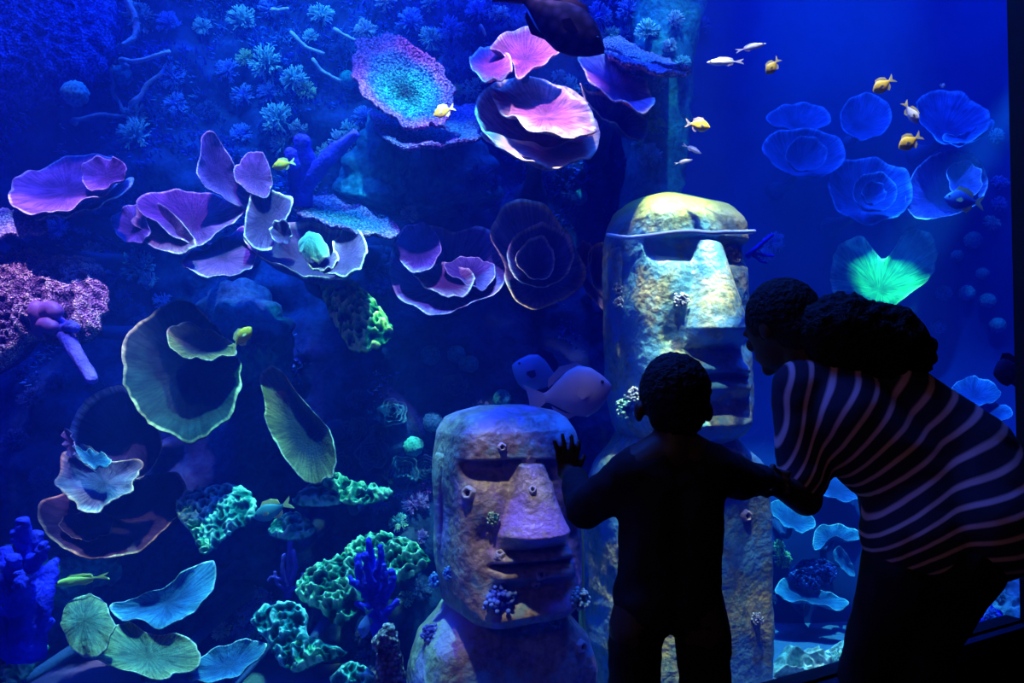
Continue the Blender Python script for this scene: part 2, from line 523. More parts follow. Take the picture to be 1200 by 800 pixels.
# water that fills the tank
wm = bpy.data.materials.new('sea_water')
wm.use_nodes = True
nt = wm.node_tree
nt.nodes.clear()
out = nt.nodes.new('ShaderNodeOutputMaterial')
vs = nt.nodes.new('ShaderNodeVolumeScatter')
vs.inputs['Color'].default_value = (0.02, 0.10, 1.0, 1)
vs.inputs['Density'].default_value = 0.075
va = nt.nodes.new('ShaderNodeVolumeAbsorption')
va.inputs['Color'].default_value = (0.0, 0.75, 1.0, 1)
va.inputs['Density'].default_value = 0.05
ads = nt.nodes.new('ShaderNodeAddShader')
nt.links.new(vs.outputs[0], ads.inputs[0])
nt.links.new(va.outputs[0], ads.inputs[1])
nt.links.new(ads.outputs[0], out.inputs['Volume'])
struct(prism('water', [xy(G(-2.4, -0.06)), xy(G(2.2, -0.06)), (6.5, 4.0), (6.5, 7.5), (-6, 7.5), (-6, 0.7)], -0.5, 8.6, wm))
FLOORZ = -0.40
struct(prism('floor_tank', [xy(G(-2.4, -0.06)), xy(G(2.2, -0.06)), (6.5, 4.0), (6.5, 7.5), (-6, 7.5), (-6, 0.7)], -0.5, FLOORZ, M['sand']))


def sstep(a, b, x):
    t = max(0.0, min(1.0, (x - a) / (b - a)))
    return t * t * (3 - 2 * t)


def reef_y(x, z):
    y = 4.70 - 0.60 * (1 - sstep(0.0, 2.2, z))
    y += 0.30 * noise.noise(Vector((x * 0.9, z * 1.1, 3.1))) + 0.14 * noise.noise(Vector((x * 2.6, z * 2.8, 8.0)))
    y += 0.06 * noise.noise(Vector((x * 7, z * 7, 1.0))) + 0.03 * noise.noise(Vector((x * 16, z * 16, 5.0)))
    y += 2.2 * sstep(0.72 + 0.12 * noise.noise(Vector((0.5, z * 1.5, 9))), 1.35, x)
    return y


NX, NZ = 210, 170
V, Fc = [], []
for j in range(NZ + 1):
    z = FLOORZ + (5.0 - FLOORZ) * j / NZ
    for i in range(NX + 1):
        x = -4.6 + 6.2 * i / NX
        V.append((x, reef_y(x, z), z))
for j in range(NZ):
    for i in range(NX):
        a = j * (NX + 1) + i
        Fc.append((a, a + 1, a + NX + 2, a + NX + 1))
reef = struct(mk('wall_reef', V, Fc, M['rock']))
V, Fc = [], []
for j in range(41):
    z = FLOORZ + (5.0 - FLOORZ) * j / 40
    for i in range(61):
        x = 0.9 + 5.6 * i / 60
        V.append((x, 6.1 - 1.3 * (1 - sstep(0.2, 1.3, z)) + 0.18 * noise.noise(Vector((x * 0.8, z * 0.8, 2))) + 0.05 * noise.noise(Vector((x * 4, z * 4, 2))), z))
for j in range(40):
    for i in range(60):
        a = j * 61 + i
        Fc.append((a, a + 1, a + 62, a + 61))
back = struct(mk('wall_back', V, Fc, M['backwall']))
REEF = world_bvh([reef, back])


def wall_hit(p, d=Vector((0, 1, 0))):
    h = REEF.ray_cast(p, d)
    return h[0] if h[0] is not None else p + Vector((0, 0.4, 0))


def wall_at(px, py):
    d = ray(px, py).normalized()
    h = REEF.ray_cast(Vector((0, 0, CAMZ)), d)
    return h[0], h[1]


# ------------------------------------------------------------------ coral builders
def smooth_loop(pts, n):
    """closed Catmull-Rom through pts, n samples evenly spread by length"""
    P = [Vector((p[0], p[1])) for p in pts]
    k = len(P)
    dense = []
    for i in range(k):
        p0, p1, p2, p3 = P[i - 1], P[i], P[(i + 1) % k], P[(i + 2) % k]
        for q in range(12):
            t = q / 12
            dense.append(0.5 * ((2 * p1) + (p2 - p0) * t + (2 * p0 - 5 * p1 + 4 * p2 - p3) * t * t + (3 * p1 - p0 - 3 * p2 + p3) * t ** 3))
    L = [0]
    for i in range(len(dense)):
        L.append(L[-1] + (dense[(i + 1) % len(dense)] - dense[i]).length)
    res, j = [], 0
    for i in range(n):
        s = L[-1] * i / n
        while L[j + 1] < s:
            j += 1
        t = (s - L[j]) / max(1e-9, L[j + 1] - L[j])
        res.append(dense[j].lerp(dense[(j + 1) % len(dense)], t))
    return res


def on_plane(px, py, C, n):
    d = ray(px, py)
    o = Vector((0, 0, CAMZ))
    den = d.dot(n)
    t0 = C.y / d.y
    t = (C - o).dot(n) / den if abs(den) > 1e-4 else t0
    t = max(t0 * 0.9, min(t0 * 1.1, t))
    return o + d * t


SEED = [0]


def plate(outline, Y, n, mat, parent, bowl=0.05, power=2.0, th=0.014, ruffle=0.008, folds=0, c=None, frill=0.025, nr=18, na=96, name='plate', nub=0.0):
    """a thin dished sheet of coral with its own tilt, dish and thickness"""
    SEED[0] += 1
    sd = SEED[0] * 3.7
    n = Vector(n).normalized()
    loop = smooth_loop(outline, na)
    if c is None:
        c = (sum(p.x for p in loop) / na, sum(p.y for p in loop) / na)
    C = at(c[0], c[1], Y)
    R = [on_plane(p.x, p.y, C, n) - C for p in loop]
    size = sum(r.length for r in R) / na
    top, bot, at1, at2 = [], [], [], []
    for k in range(nr + 1):
        r = (k / nr) ** 0.8
        for i in range(na):
            th_ = 2 * math.pi * i / na
            v = R[i] * (r * (1 + frill * (r ** 4) * noise.noise(Vector((math.cos(th_) * 6, math.sin(th_) * 6, sd)))))
            p = C + v
            h = bowl * (r ** power - 1)
            h += ruffle * (r ** 3) * (math.sin(th_ * 7 + sd) + 1.2 * noise.noise(Vector((math.cos(th_) * 4, math.sin(th_) * 4, sd + 9))))
            if folds:
                h += 0.18 * size * 0.35 * r * (1 - 0.3 * r) * (abs(math.sin(th_ * folds * 0.5 + sd)) - 0.5) * 0.6
            h += size * 0.05 * noise.noise(p * 9 + Vector((sd, 0, 0)))
            if nub:
                h += nub * abs(noise.noise(p * 42)) + nub * 0.6 * noise.noise(p * 80)
            top.append(p + n * h)
            tk = th * (1.0 - 0.45 * r ** 6)
            bot.append(p + n * (h - tk))
            at1.append(r)
            at2.append(r * 0.93)
    Vt = top + bot
    N = len(top)
    pol = [(8 * math.cos(2 * math.pi * i / na) + sd, 8 * math.sin(2 * math.pi * i / na), 1.6 * (k / nr) ** 0.8) for k in range(nr + 1) for i in range(na)]
    Fc = []
    for k in range(nr):
        for i in range(na):
            j = (i + 1) % na
            a, b, c2, d = k * na + i, k * na + j, (k + 1) * na + j, (k + 1) * na + i
            if k == 0:
                Fc.append((a, c2, d))
                Fc.append((N + a, N + d, N + c2))
            else:
                Fc.append((a, b, c2, d))
                Fc.append((N + a, N + d, N + c2, N + b))
    for i in range(na):
        j = (i + 1) % na
        a, b = nr * na + i, nr * na + j
        Fc.append((a, b, N + b, N + a))
    o = mk(name, [tuple(v) for v in Vt], Fc, mat, parent, at1 + at2)
    pa = o.data.attributes.new('polar', 'FLOAT_VECTOR', 'POINT')
    pa.data.foreach_set('vector', np.array(pol + pol, dtype=np.float32).ravel())
    bm = bmesh.new()
    bm.from_mesh(o.data)
    bmesh.ops.remove_doubles(bm, verts=bm.verts, dist=1e-6)
    bmesh.ops.recalc_face_normals(bm, faces=bm.faces)
    bm.to_mesh(o.data)
    bm.free()
    o.data.shade_smooth()
    return o, bot[0] + n * 0.004, size


def lump(outline, Y, n, mat, parent=None, thick=0.08, knob=0.03, freq=19, name='crust', nr=40, na=170, c=None, frill=0.08):
    """a solid encrusting mass with a knobbly surface"""
    SEED[0] += 1
    sd = SEED[0] * 2.3
    n = Vector(n).normalized()
    loop = smooth_loop(outline, na)
    if c is None:
        c = (sum(p.x for p in loop) / na, sum(p.y for p in loop) / na)
    C = at(c[0], c[1], Y)
    R = [on_plane(p.x, p.y, C, n) - C for p in loop]
    Vt, A = [], []
    for k in range(nr + 1):
        r = (k / nr) ** 0.75
        for i in range(na):
            th_ = 2 * math.pi * i / na
            v = R[i] * (r * (1 + frill * r ** 3 * noise.noise(Vector((math.cos(th_) * 9, math.sin(th_) * 9, sd)))))
            p = C + v
            q = p * freq
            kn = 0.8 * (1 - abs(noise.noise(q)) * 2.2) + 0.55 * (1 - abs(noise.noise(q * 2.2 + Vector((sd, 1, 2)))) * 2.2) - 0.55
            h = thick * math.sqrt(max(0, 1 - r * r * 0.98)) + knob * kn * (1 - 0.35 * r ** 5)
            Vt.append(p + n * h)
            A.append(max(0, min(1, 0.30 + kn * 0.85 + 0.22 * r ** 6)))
    nb = 8
    for k in range(nb + 1):
        r = k / nb
        for i in range(na):
            th_ = 2 * math.pi * i / na
            v = R[i] * (r * (1 + frill * r ** 3 * noise.noise(Vector((math.cos(th_) * 9, math.sin(th_) * 9, sd)))))
            Vt.append(C + v - n * thick * 0.6 * math.sqrt(max(0, 1 - r * r)))
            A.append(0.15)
    Fc = []
    B = (nr + 1) * na
    for k in range(nr):
        for i in range(na):
            j = (i + 1) % na
            Fc.append((k * na + i, k * na + j, (k + 1) * na + j, (k + 1) * na + i))
    for k in range(nb):
        for i in range(na):
            j = (i + 1) % na
            Fc.append((B + k * na + i, B + (k + 1) * na + i, B + (k + 1) * na + j, B + k * na + j))
    for i in range(na):
        j = (i + 1) % na
        Fc.append((nr * na + i, nr * na + j, B + nb * na + j, B + nb * na + i))
    base = wloc(parent) if parent is not None else C
    o = mk(name, [tuple(v) for v in Vt], Fc, mat, parent, A, origin=None if parent is not None else C)
    bm = bmesh.new()
    bm.from_mesh(o.data)
    bmesh.ops.remove_doubles(bm, verts=bm.verts, dist=1e-6)
    bmesh.ops.recalc_face_normals(bm, faces=bm.faces)
    bm.to_mesh(o.data)
    bm.free()
    o.data.shade_smooth()
    return o, C


def tube_data(pts, radii, seg=10, knob=0.0, freq=30):
    P = [Vector(p) for p in pts]
    Vt, Fc = [], []
    up = Vector((0.3, 0.2, 1)).normalized()
    for i, p in enumerate(P):
        d = (P[min(i + 1, len(P) - 1)] - P[max(i - 1, 0)]).normalized()
        a = d.cross(up)
        if a.length < 1e-3:
            a = d.cross(Vector((1, 0, 0)))
        a.normalize()
        b = d.cross(a)
        for k in range(seg):
            t = 2 * math.pi * k / seg
            q = p + (a * math.cos(t) + b * math.sin(t)) * radii[i]
            if knob:
                q = q + (q - p).normalized() * knob * abs(noise.noise(q * freq))
            Vt.append(tuple(q))
    m = len(P)
    for i in range(m - 1):
        for k in range(seg):
            j = (k + 1) % seg
            Fc.append((i * seg + k, i * seg + j, (i + 1) * seg + j, (i + 1) * seg + k))
    Fc.append(tuple(range(seg - 1, -1, -1)))
    Fc.append(tuple((m - 1) * seg + k for k in range(seg)))
    return Vt, Fc


def path(pts, n):
    """open Catmull-Rom"""
    P = [Vector(p) for p in pts]
    P = [P[0] * 2 - P[1]] + P + [P[-1] * 2 - P[-2]]
    res = []
    segs = len(P) - 3
    for i in range(n + 1):
        u = segs * i / n
        k = min(int(u), segs - 1)
        t = u - k
        p0, p1, p2, p3 = P[k:k + 4]
        res.append(0.5 * ((2 * p1) + (p2 - p0) * t + (2 * p0 - 5 * p1 + 4 * p2 - p3) * t * t + (3 * p1 - p0 - 3 * p2 + p3) * t ** 3))
    return res


def stalk(C, n, size, parent):
    n = Vector(n).normalized()
    w0 = wall_hit(C + Vector((0, 0.02, -0.06)))
    e = w0 + Vector((0, 0.02, 0))
    mid = C - n * min(0.12, 0.5 * (e - C).length) + Vector((0, 0.02, 0))
    pts = path([C - n * 0.004, mid, e], 10)
    r0 = max(0.015, size * 0.22)
    rad = [r0 * k for k in (0.25, 0.45, 0.55, 0.5, 0.45, 0.42, 0.45, 0.55, 0.7, 0.95, 1.3)]
    v, f = tube_data(pts, rad, 12, 0.01, 20)
    return mk('stalk', v, f, M['stalk'], parent)


def coral(name, label, cat, plates, group=None):
    """plates: list of dicts for plate(); the first carries the stalk"""
    p0 = plates[0]
    o0 = p0['o']
    c = p0.get('c') or (sum(p[0] for p in o0) / len(o0), sum(p[1] for p in o0) / len(o0))
    C = at(c[0], c[1], p0['Y'])
    root = thing(name, label, cat, wall_hit(C), group)
    for k, p in enumerate(plates):
        kw = {x: y for x, y in p.items() if x not in ('o', 'Y', 'n', 'm', 'st')}
        ob, cc, size = plate(p['o'], p['Y'], p['n'], M[p['m']], root, **kw)
        if k == 0 or p.get('st'):
            stalk(cc, p['n'], size, root)
    return root


def P(o, Y, n, m, **k):
    d = dict(o=o, Y=Y, n=n, m=m)
    d.update(k)
    return d


# ---- left purple plates
coral('plate_coral', 'purple plate coral with a folded right lobe at the left frame edge', 'coral', [
    P([(10, 226), (22, 208), (60, 190), (100, 182), (135, 184), (147, 196), (140, 212), (118, 228), (80, 241), (40, 250), (14, 242)], 3.75, (0, -0.5, 0.87), 'purple', bowl=0.05),
    P([(97, 194), (110, 185), (138, 186), (148, 198), (140, 211), (118, 223), (103, 221), (96, 208)], 3.66, (-0.35, -0.75, 0.55), 'purple', bowl=0.03),
    P([(40, 253), (75, 247), (105, 236), (135, 216), (152, 206), (157, 211), (150, 220), (120, 238), (80, 252)], 3.72, (0.1, -0.45, 0.85), 'curl', bowl=0.02)])
r = thing('nubbly_coral', 'small nubbly lilac table coral under the far left purple plate', 'coral', wall_hit(at(15, 262, 3.7)))
_, cc, sz = plate([(-20, 252), (15, 246), (42, 252), (55, 263), (50, 271), (20, 273), (-20, 274)], 3.62, (0, -0.45, 0.88), M['table_lilac'], r, bowl=-0.03, nub=0.012, th=0.03)
stalk(cc, (0, -0.5, 0.87), sz, r)
coral('plate_coral', 'purple clam-like plate coral of six lobes left of the white curl', 'coral', [
    P([(160, 242), (170, 229), (200, 223), (240, 225), (275, 236), (287, 247), (268, 264), (234, 285), (212, 282), (185, 262)], 3.7, (0.1, -0.72, 0.68), 'purple', bowl=0.05),
    P([(157, 256), (164, 241), (183, 237), (203, 250), (222, 272), (229, 289), (212, 297), (187, 293), (168, 281), (170, 270), (158, 265)], 3.62, (-0.35, -0.8, 0.45), 'violet_brown', bowl=0.04, folds=6),
    P([(131, 258), (145, 245), (163, 238), (172, 255), (172, 278), (150, 284), (136, 273)], 3.74, (-0.4, -0.75, 0.5), 'blue_purple', bowl=0.02),
    P([(212, 306), (225, 297), (252, 284), (284, 266), (302, 280), (298, 306), (285, 318), (250, 323), (227, 318)], 3.62, (0.1, -0.55, 0.83), 'purple', bowl=0.02),
    P([(231, 206), (235, 180), (237, 159), (247, 154), (262, 170), (276, 195), (291, 215), (295, 236), (280, 240), (253, 226)], 3.72, (0.55, -0.75, 0.3), 'blue_purple', bowl=0.05),
    P([(274, 206), (280, 190), (296, 177), (311, 184), (319, 213), (311, 231), (290, 224)], 3.75, (0.1, -0.85, 0.5), 'purple', bowl=0.02)])
coral('curled_coral', 'lilac curled coral with a white lower rim cupping a cyan dome', 'coral', [
    P([(285, 276), (300, 262), (322, 262), (350, 258), (385, 262), (412, 268), (427, 281), (430, 296), (420, 313), (402, 323), (373, 324), (345, 317), (315, 304), (294, 292)], 3.7, (0.0, -0.62, 0.8), 'curl', bowl=0.12, power=3),
    P([(287, 262), (290, 240), (300, 222), (325, 226), (343, 231), (340, 248), (326, 266), (320, 292), (300, 292), (286, 278)], 3.66, (0.2, -0.85, 0.45), 'curl', bowl=0.03),
    P([(388, 300), (392, 280), (402, 266), (414, 266), (426, 276), (430, 293), (422, 312), (405, 322), (384, 320), (376, 314)], 3.58, (-0.35, -0.6, 0.75), 'curl', bowl=0.02),
    P([(316, 270), (324, 258), (337, 260), (341, 274), (334, 285), (321, 281)], 3.58, (-0.1, -0.9, 0.4), 'curl', bowl=0.04),
    P([(349, 290), (354, 278), (367, 272), (380, 282), (386, 297), (376, 306), (358, 303)], 3.56, (0.0, -0.75, 0.6), 'cyan_dome', bowl=-0.06),
    P([(360, 308), (378, 304), (390, 296), (397, 300), (390, 312), (372, 316)], 3.54, (0.0, -0.6, 0.8), 'curl', bowl=0.01)])
r = thing('table_coral', 'long blue nubbly table coral slanting behind the white curl', 'coral', wall_hit(at(410, 250, 3.9)))
_, cc, sz = plate([(344, 238), (358, 228), (395, 232), (440, 251), (469, 268), (456, 276), (420, 272), (385, 264), (355, 251)], 3.85, (0.1, -0.5, 0.86), M['table_blue'], r, bowl=0.02, nub=0.012, th=0.025)
stalk(cc, (0, -0.5, 0.87), sz, r)
# ---- top middle table corals
r = thing('table_coral', 'round table coral with cyan rings and purple rim at the top', 'coral', wall_hit(at(470, 95, 3.8)))
_, cc, sz = plate([(472 + math.cos(a) * 69 * 0.80 - math.sin(a) * 43 * 0.60 + 2 * math.sin(5 * a), 95 + math.cos(a) * 69 * 0.60 + math.sin(a) * 43 * 0.80 + 2 * math.cos(7 * a)) for a in [2 * math.pi * k / 24 for k in range(24)]], 3.75, (-0.1, -0.8, 0.6), M['table'], r, bowl=0.07, nub=0.022, th=0.03, c=(472, 94), nr=22, na=160, frill=0.10)
stalk(cc, (0, -0.8, 0.6), sz, r)
r = thing('table_coral', 'blue shelf coral with lilac lip under the ringed table coral', 'coral', wall_hit(at(500, 150, 3.9)))
_, cc, sz = plate([(432, 128), (450, 132), (480, 138), (515, 136), (535, 122), (558, 124), (567, 140), (565, 158), (540, 165), (500, 170), (470, 168), (448, 158)], 3.85, (0.0, -0.5, 0.86), M['table_blue'], r, bowl=0.04, nub=0.014, th=0.035)
stalk(cc, (0, -0.6, 0.8), sz, r)
# ---- pink corals
coral('plate_coral', 'large pink bowl coral with white rim beneath the dark fish', 'coral', [
    P([(557, 132), (562, 112), (580, 98), (610, 90), (640, 92), (670, 106), (690, 121), (698, 140), (703, 160), (695, 178), (670, 190), (645, 194), (615, 186), (590, 173), (567, 156)], 3.7, (0.05, -0.7, 0.7), 'pink_pale', bowl=0.13, power=2.5),
    P([(575, 106), (600, 93), (630, 91), (660, 104), (690, 124), (699, 146), (690, 161), (665, 156), (640, 157), (618, 150), (600, 136), (583, 125)], 3.6, (0.0, -0.55, 0.83), 'pink_pale', bowl=0.04, folds=5),
    P([(563, 157), (590, 160), (622, 168), (655, 170), (688, 160), (702, 160), (697, 178), (671, 191), (645, 195), (615, 187), (588, 174)], 3.50, (0.0, -0.6, 0.8), 'lip', bowl=0.015)])
coral('plate_coral', 'pair of pink and violet lobed plates above the pink bowl', 'coral', [
    P([(574, 56), (590, 41), (610, 33), (635, 36), (650, 47), (657, 58), (640, 72), (618, 85), (605, 88), (600, 72), (588, 61)], 3.8, (0.0, -0.75, 0.65), 'pink', bowl=0.06, folds=5),
    P([(550, 73), (556, 60), (575, 54), (592, 60), (600, 73), (595, 88), (575, 93), (560, 88)], 3.72, (-0.15, -0.6, 0.78), 'pink', bowl=0.03)])
coral('plate_coral', 'violet double-lipped coral hanging right of the pink bowl', 'coral', [
    P([(677, 64), (690, 61), (712, 64), (735, 82), (755, 94), (765, 112), (766, 125), (750, 131), (730, 119), (705, 106), (686, 86)], 3.75, (0.05, -0.6, 0.8), 'pink', bowl=0.04),
    P([(679, 98), (690, 104), (720, 114), (745, 128), (759, 142), (757, 160), (746, 164), (727, 149), (705, 136), (690, 120)], 3.82, (0.2, -0.85, 0.45), 'rose', bowl=0.08)])
r = thing('table_coral', 'slanting blue table coral with pink edge behind the dark fish', 'coral', wall_hit(at(750, 66, 4.0)))
_, cc, sz = plate([(704, 51), (716, 44), (740, 50), (775, 64), (807, 80), (806, 87), (780, 85), (745, 76), (714, 66)], 3.95, (0.1, -0.42, 0.9), M['table_lilac'], r, bowl=0.02, nub=0.012, th=0.03)
stalk(cc, (0, -0.5, 0.87), sz, r)
# ---- middle dim corals
coral('plate_coral', 'dim violet bowl coral with three inner lobes at centre', 'coral', [
    P([(456, 312), (463, 282), (476, 266), (500, 262), (530, 272), (560, 264), (580, 275), (594, 300), (594, 325), (576, 345), (545, 358), (510, 368), (480, 356), (460, 336)], 3.95, (0.0, -0.75, 0.65), 'blue_purple', bowl=0.12),
    P([(464, 292), (468, 272), (485, 261), (505, 265), (516, 285), (511, 305), (496, 319), (475, 313)], 3.84, (-0.2, -0.75, 0.6), 'blue_purple', bowl=0.03),
    P([(484, 318), (510, 308), (540, 312), (556, 322), (553, 336), (540, 347), (515, 344), (496, 333)], 3.82, (0.0, -0.7, 0.7), 'violet_brown', bowl=0.03),
    P([(520, 312), (545, 300), (575, 308), (580, 324), (566, 338), (545, 331)], 3.86, (0.2, -0.7, 0.65), 'blue_purple', bowl=0.03)])
coral('rose_coral', 'dark blue rose-shaped coral with golden lower rim left of tall statue', 'coral', [
    P([(590, 306), (574, 274), (588, 244), (613, 231), (640, 243), (662, 268), (674, 290), (687, 316), (680, 337), (655, 352), (630, 362), (605, 351), (592, 330)], 3.9, (0.0, -0.85, 0.5), 'rose_gold', bowl=0.14, c=(635, 300)),
    P([(594, 302), (604, 276), (634, 262), (664, 274), (673, 300), (660, 326), (635, 336), (608, 328)], 3.78, (0.1, -0.9, 0.4), 'rose', bowl=0.12),
    P([(604, 304), (618, 282), (637, 277), (650, 300), (645, 322), (624, 326)], 3.7, (0.1, -0.9, 0.35), 'rose', bowl=0.1)])
coral('cup_coral', 'brown thin-rimmed cup coral between the rose coral and tall statue', 'coral', [
    P([(691, 292), (704, 284), (716, 289), (719, 310), (718, 335), (712, 346), (698, 337), (690, 314)],3.92, (0.1, -0.9, 0.35), 'rose_gold', bowl=0.1),
    P([(675, 292), (684, 282), (693, 289), (692, 308), (683, 314), (676, 302)], 3.96, (-0.1, -0.9, 0.4), 'violet_brown', bowl=0.05),
    P([(673, 306), (680, 310), (692, 330), (704, 345), (715, 359), (708, 362), (692, 348), (679, 328)], 3.90, (-0.3, -0.8, 0.5), 'rose_gold', bowl=0.02)])


def crust(name, label, items, group=None):
    """items: (outline, Y, n, mat, thick, knob); a root on the wall holds them"""
    o0 = items[0][0]
    c = (sum(p[0] for p in o0) / len(o0), sum(p[1] for p in o0) / len(o0))
    C = at(c[0], c[1], items[0][1])
    root = thing(name, label, 'coral', wall_hit(C), group)
    for k, (o, Y, n, m, th, kn) in enumerate(items):
        _, cc = lump(o, Y, n, M[m], root, thick=th, knob=kn)
        if k == 0:
            stalk(cc - Vector(n).normalized() * th * 0.3, n, 0.2, root)
    return root


UPF = (0, -0.75, 0.66)
crust('crust_coral', 'bright lime green knobbly coral below the white curl', [
    ([(380, 332), (400, 326), (420, 337), (437, 352), (455, 375), (461, 390), (446, 405), (426, 413), (408, 408), (396, 386), (385, 366), (377, 346)], 3.75, (0, -0.8, 0.6), 'lime', 0.08, 0.045)])
crust('soft_coral', 'mauve bristly soft coral mound at the left edge', [
    ([(-20, 318), (10, 300), (44, 287), (62, 308), (90, 305), (120, 315), (129, 345), (125, 375), (105, 400), (70, 405), (40, 402), (20, 425), (-20, 432)], 3.6, (0.1, -0.85, 0.5), 'anemone', 0.16, 0.03)])
crust('soft_coral', 'huge hazy blue soft coral filling the top left corner', [
    ([(-30, -20), (60, -25), (120, -15), (140, 20), (136, 60), (118, 95), (70, 118), (20, 128), (-30, 130)], 4.35, (0.1, -0.9, 0.4), 'fuzz_blue', 0.25, 0.02)])
crust('crust_coral', 'green knobbly strip coral trailing from the crescent coral', [
    ([(364, 562), (388, 556), (420, 570), (460, 577), (446, 588), (420, 592), (400, 590), (394, 577)], 3.45, (0, -0.6, 0.8), 'green', 0.04, 0.03),
    ([(343, 588), (366, 568), (398, 579), (400, 590), (368, 594)], 3.5, (0, -0.8, 0.6), 'teal', 0.04, 0.01)])
crust('crust_coral', 'teal wedge coral with green left side right of brown plate', [
    ([(208, 590), (225, 575), (260, 568), (285, 572), (301, 590), (295, 610), (270, 626), (250, 645), (236, 649), (226, 626), (212, 610)], 3.45, (0, -0.75, 0.65), 'teal', 0.05, 0.03),
    ([(208, 592), (222, 588), (238, 605), (246, 640), (236, 648), (226, 626), (212, 610)], 3.4, (-0.2, -0.75, 0.6), 'green', 0.03, 0.03)])
crust('crust_coral', 'small teal cap coral above the violet branching sponge', [
    ([(315, 625), (325, 610), (345, 603), (362, 611), (370, 622), (356, 632), (330, 632)], 3.5, (0, -0.55, 0.83), 'teal', 0.05, 0.02)])
crust('crust_coral', 'round green ridged coral left of the royal blue branching sponge', [
    ([(348, 690), (360, 672), (390, 655), (415, 650), (428, 665), (426, 700), (411, 725), (394, 733), (375, 716), (355, 706)], 3.2, UPF, 'green', 0.07, 0.05)])
crust('crust_coral', 'green ridged coral right of the royal blue branching sponge', [
    ([(404, 652), (420, 632), (445, 626), (480, 635), (503, 655), (490, 672), (465, 683), (445, 676), (424, 666)], 3.35, UPF, 'green', 0.06, 0.05)])
crust('crust_coral', 'teal and green ruffled coral at bottom with pale lower edge', [
    ([(295, 727), (310, 713), (345, 707), (361, 720), (361, 745), (380, 760), (406, 765), (372, 778), (345, 787), (325, 776), (314, 752)], 3.05, UPF, 'teal', 0.05, 0.04),
    ([(330, 760), (355, 752), (380, 762), (406, 765), (372, 778), (345, 787)], 3.0, UPF, 'green', 0.04, 0.04)])
crust('crust_coral', 'teal knobbly coral cut by the bottom edge beside front statue', [
    ([(388, 800), (398, 783), (415, 777), (434, 786), (446, 806), (420, 815)], 3.0, UPF, 'teal', 0.05, 0.03)])
crust('crust_coral', 'green knobbly coral in the bottom left corner', [
    ([(-20, 772), (12, 752), (55, 755), (46, 775), (22, 800), (-20, 815)], 2.9, UPF, 'green', 0.06, 0.04)])

# ---- left lower plates
coral('fan_coral', 'big round dark fan coral with pale yellow lower edge', 'coral', [
    P([(142, 432), (147, 402), (164, 376), (193, 358), (220, 353), (241, 367), (262, 394), (280, 420), (283, 446), (271, 480), (247, 505), (222, 517), (195, 508), (165, 486), (148, 457)], 3.6, (0.0, -0.8, 0.6), 'dark_teal', bowl=0.10, folds=9, frill=0.05, c=(215, 415), power=1.6, ruffle=0.014),
    P([(196, 388), (215, 378), (250, 388), (270, 400), (276, 414), (240, 420), (205, 413)], 3.52, (0.1, -0.55, 0.8), 'olive', bowl=0.02)])
coral('cup_coral', 'dark cup coral with thin pale rim and sky blue lower lip', 'coral', [
    P([(82, 522), (85, 490), (100, 468), (125, 455), (143, 452), (165, 470), (185, 500), (188, 530), (165, 560), (120, 555), (95, 540)], 3.6, (0.15, -0.93, 0.3), 'dark_blue', bowl=0.2, power=3),
    P([(66, 565), (72, 542), (86, 522), (103, 522), (130, 540), (166, 538), (152, 572), (126, 590), (100, 602), (85, 586), (70, 573)], 3.45, (-0.2, -0.7, 0.65), 'blue_tan', bowl=0.05, folds=7, frill=0.08),
    P([(88, 524), (100, 527), (120, 531), (131, 541), (115, 548), (98, 541)], 3.4, (0.0, -0.5, 0.85), 'blue_fan', bowl=0.01),
    P([(73, 506), (80, 503), (86, 518), (88, 532), (80, 535)], 3.5, (-0.3, -0.9, 0.2), 'blue_purple', bowl=0.01)])
coral('plate_coral', 'dark brown plate coral with tan lit lower rim below the cup coral', 'coral', [
    P([(44, 602), (60, 580), (100, 570), (160, 560), (205, 554), (218, 575), (210, 602), (182, 631), (150, 648), (120, 654), (80, 646), (55, 626)], 3.55, (0.0, -0.62, 0.78), 'brown', bowl=0.07),
    P([(68, 612), (90, 600), (132, 604), (126, 625), (100, 633), (80, 626)], 3.46, (0.0, -0.7, 0.7), 'brown', bowl=0.03)])
coral('crescent_coral', 'olive crescent coral with a thin bright left rim', 'coral', [
    P([(306, 442), (317, 427), (330, 435), (352, 465), (385, 503), (393, 533), (389, 555), (370, 566), (350, 556), (330, 531), (315, 502), (309, 470)], 3.5, (-0.35, -0.8, 0.5), 'olive', bowl=0.1, power=1.5, c=(345, 490), frill=0.05)])
coral('kidney_coral', 'khaki and teal kidney-shaped coral at lower left', 'coral', [
    P([(122, 756), (128, 738), (150, 727), (175, 742), (215, 744), (230, 755), (234, 780), (205, 788), (195, 796), (165, 790), (122, 776), (105, 768)], 2.95, (0.05, -0.6, 0.78), 'khaki', bowl=0.03, frill=0.05),
    P([(72, 727), (80, 706), (100, 696), (120, 702), (129, 718), (134, 737), (126, 752), (112, 770), (86, 761), (75, 742)], 2.92, (-0.1, -0.65, 0.75), 'khaki', bowl=-0.03, folds=9, frill=0.05)])
coral('fan_coral', 'sky blue ribbed fan coral above the kidney-shaped coral', 'coral', [
    P([(128, 712), (150, 701), (185, 690), (215, 670), (240, 657), (253, 660), (250, 685), (236, 708), (205, 730), (186, 736), (165, 726), (145, 726)], 3.1, (0.0, -0.65, 0.75), 'blue_fan', bowl=0.05, folds=9, c=(190, 698))])
coral('plate_coral', 'bright blue plate coral beside the kidney coral at bottom', 'coral', [
    P([(219, 792), (240, 766), (265, 755), (295, 749), (313, 757), (297, 775), (275, 792), (240, 798)], 2.98, (0.0, -0.6, 0.8), 'blue_fan', bowl=0.04)])

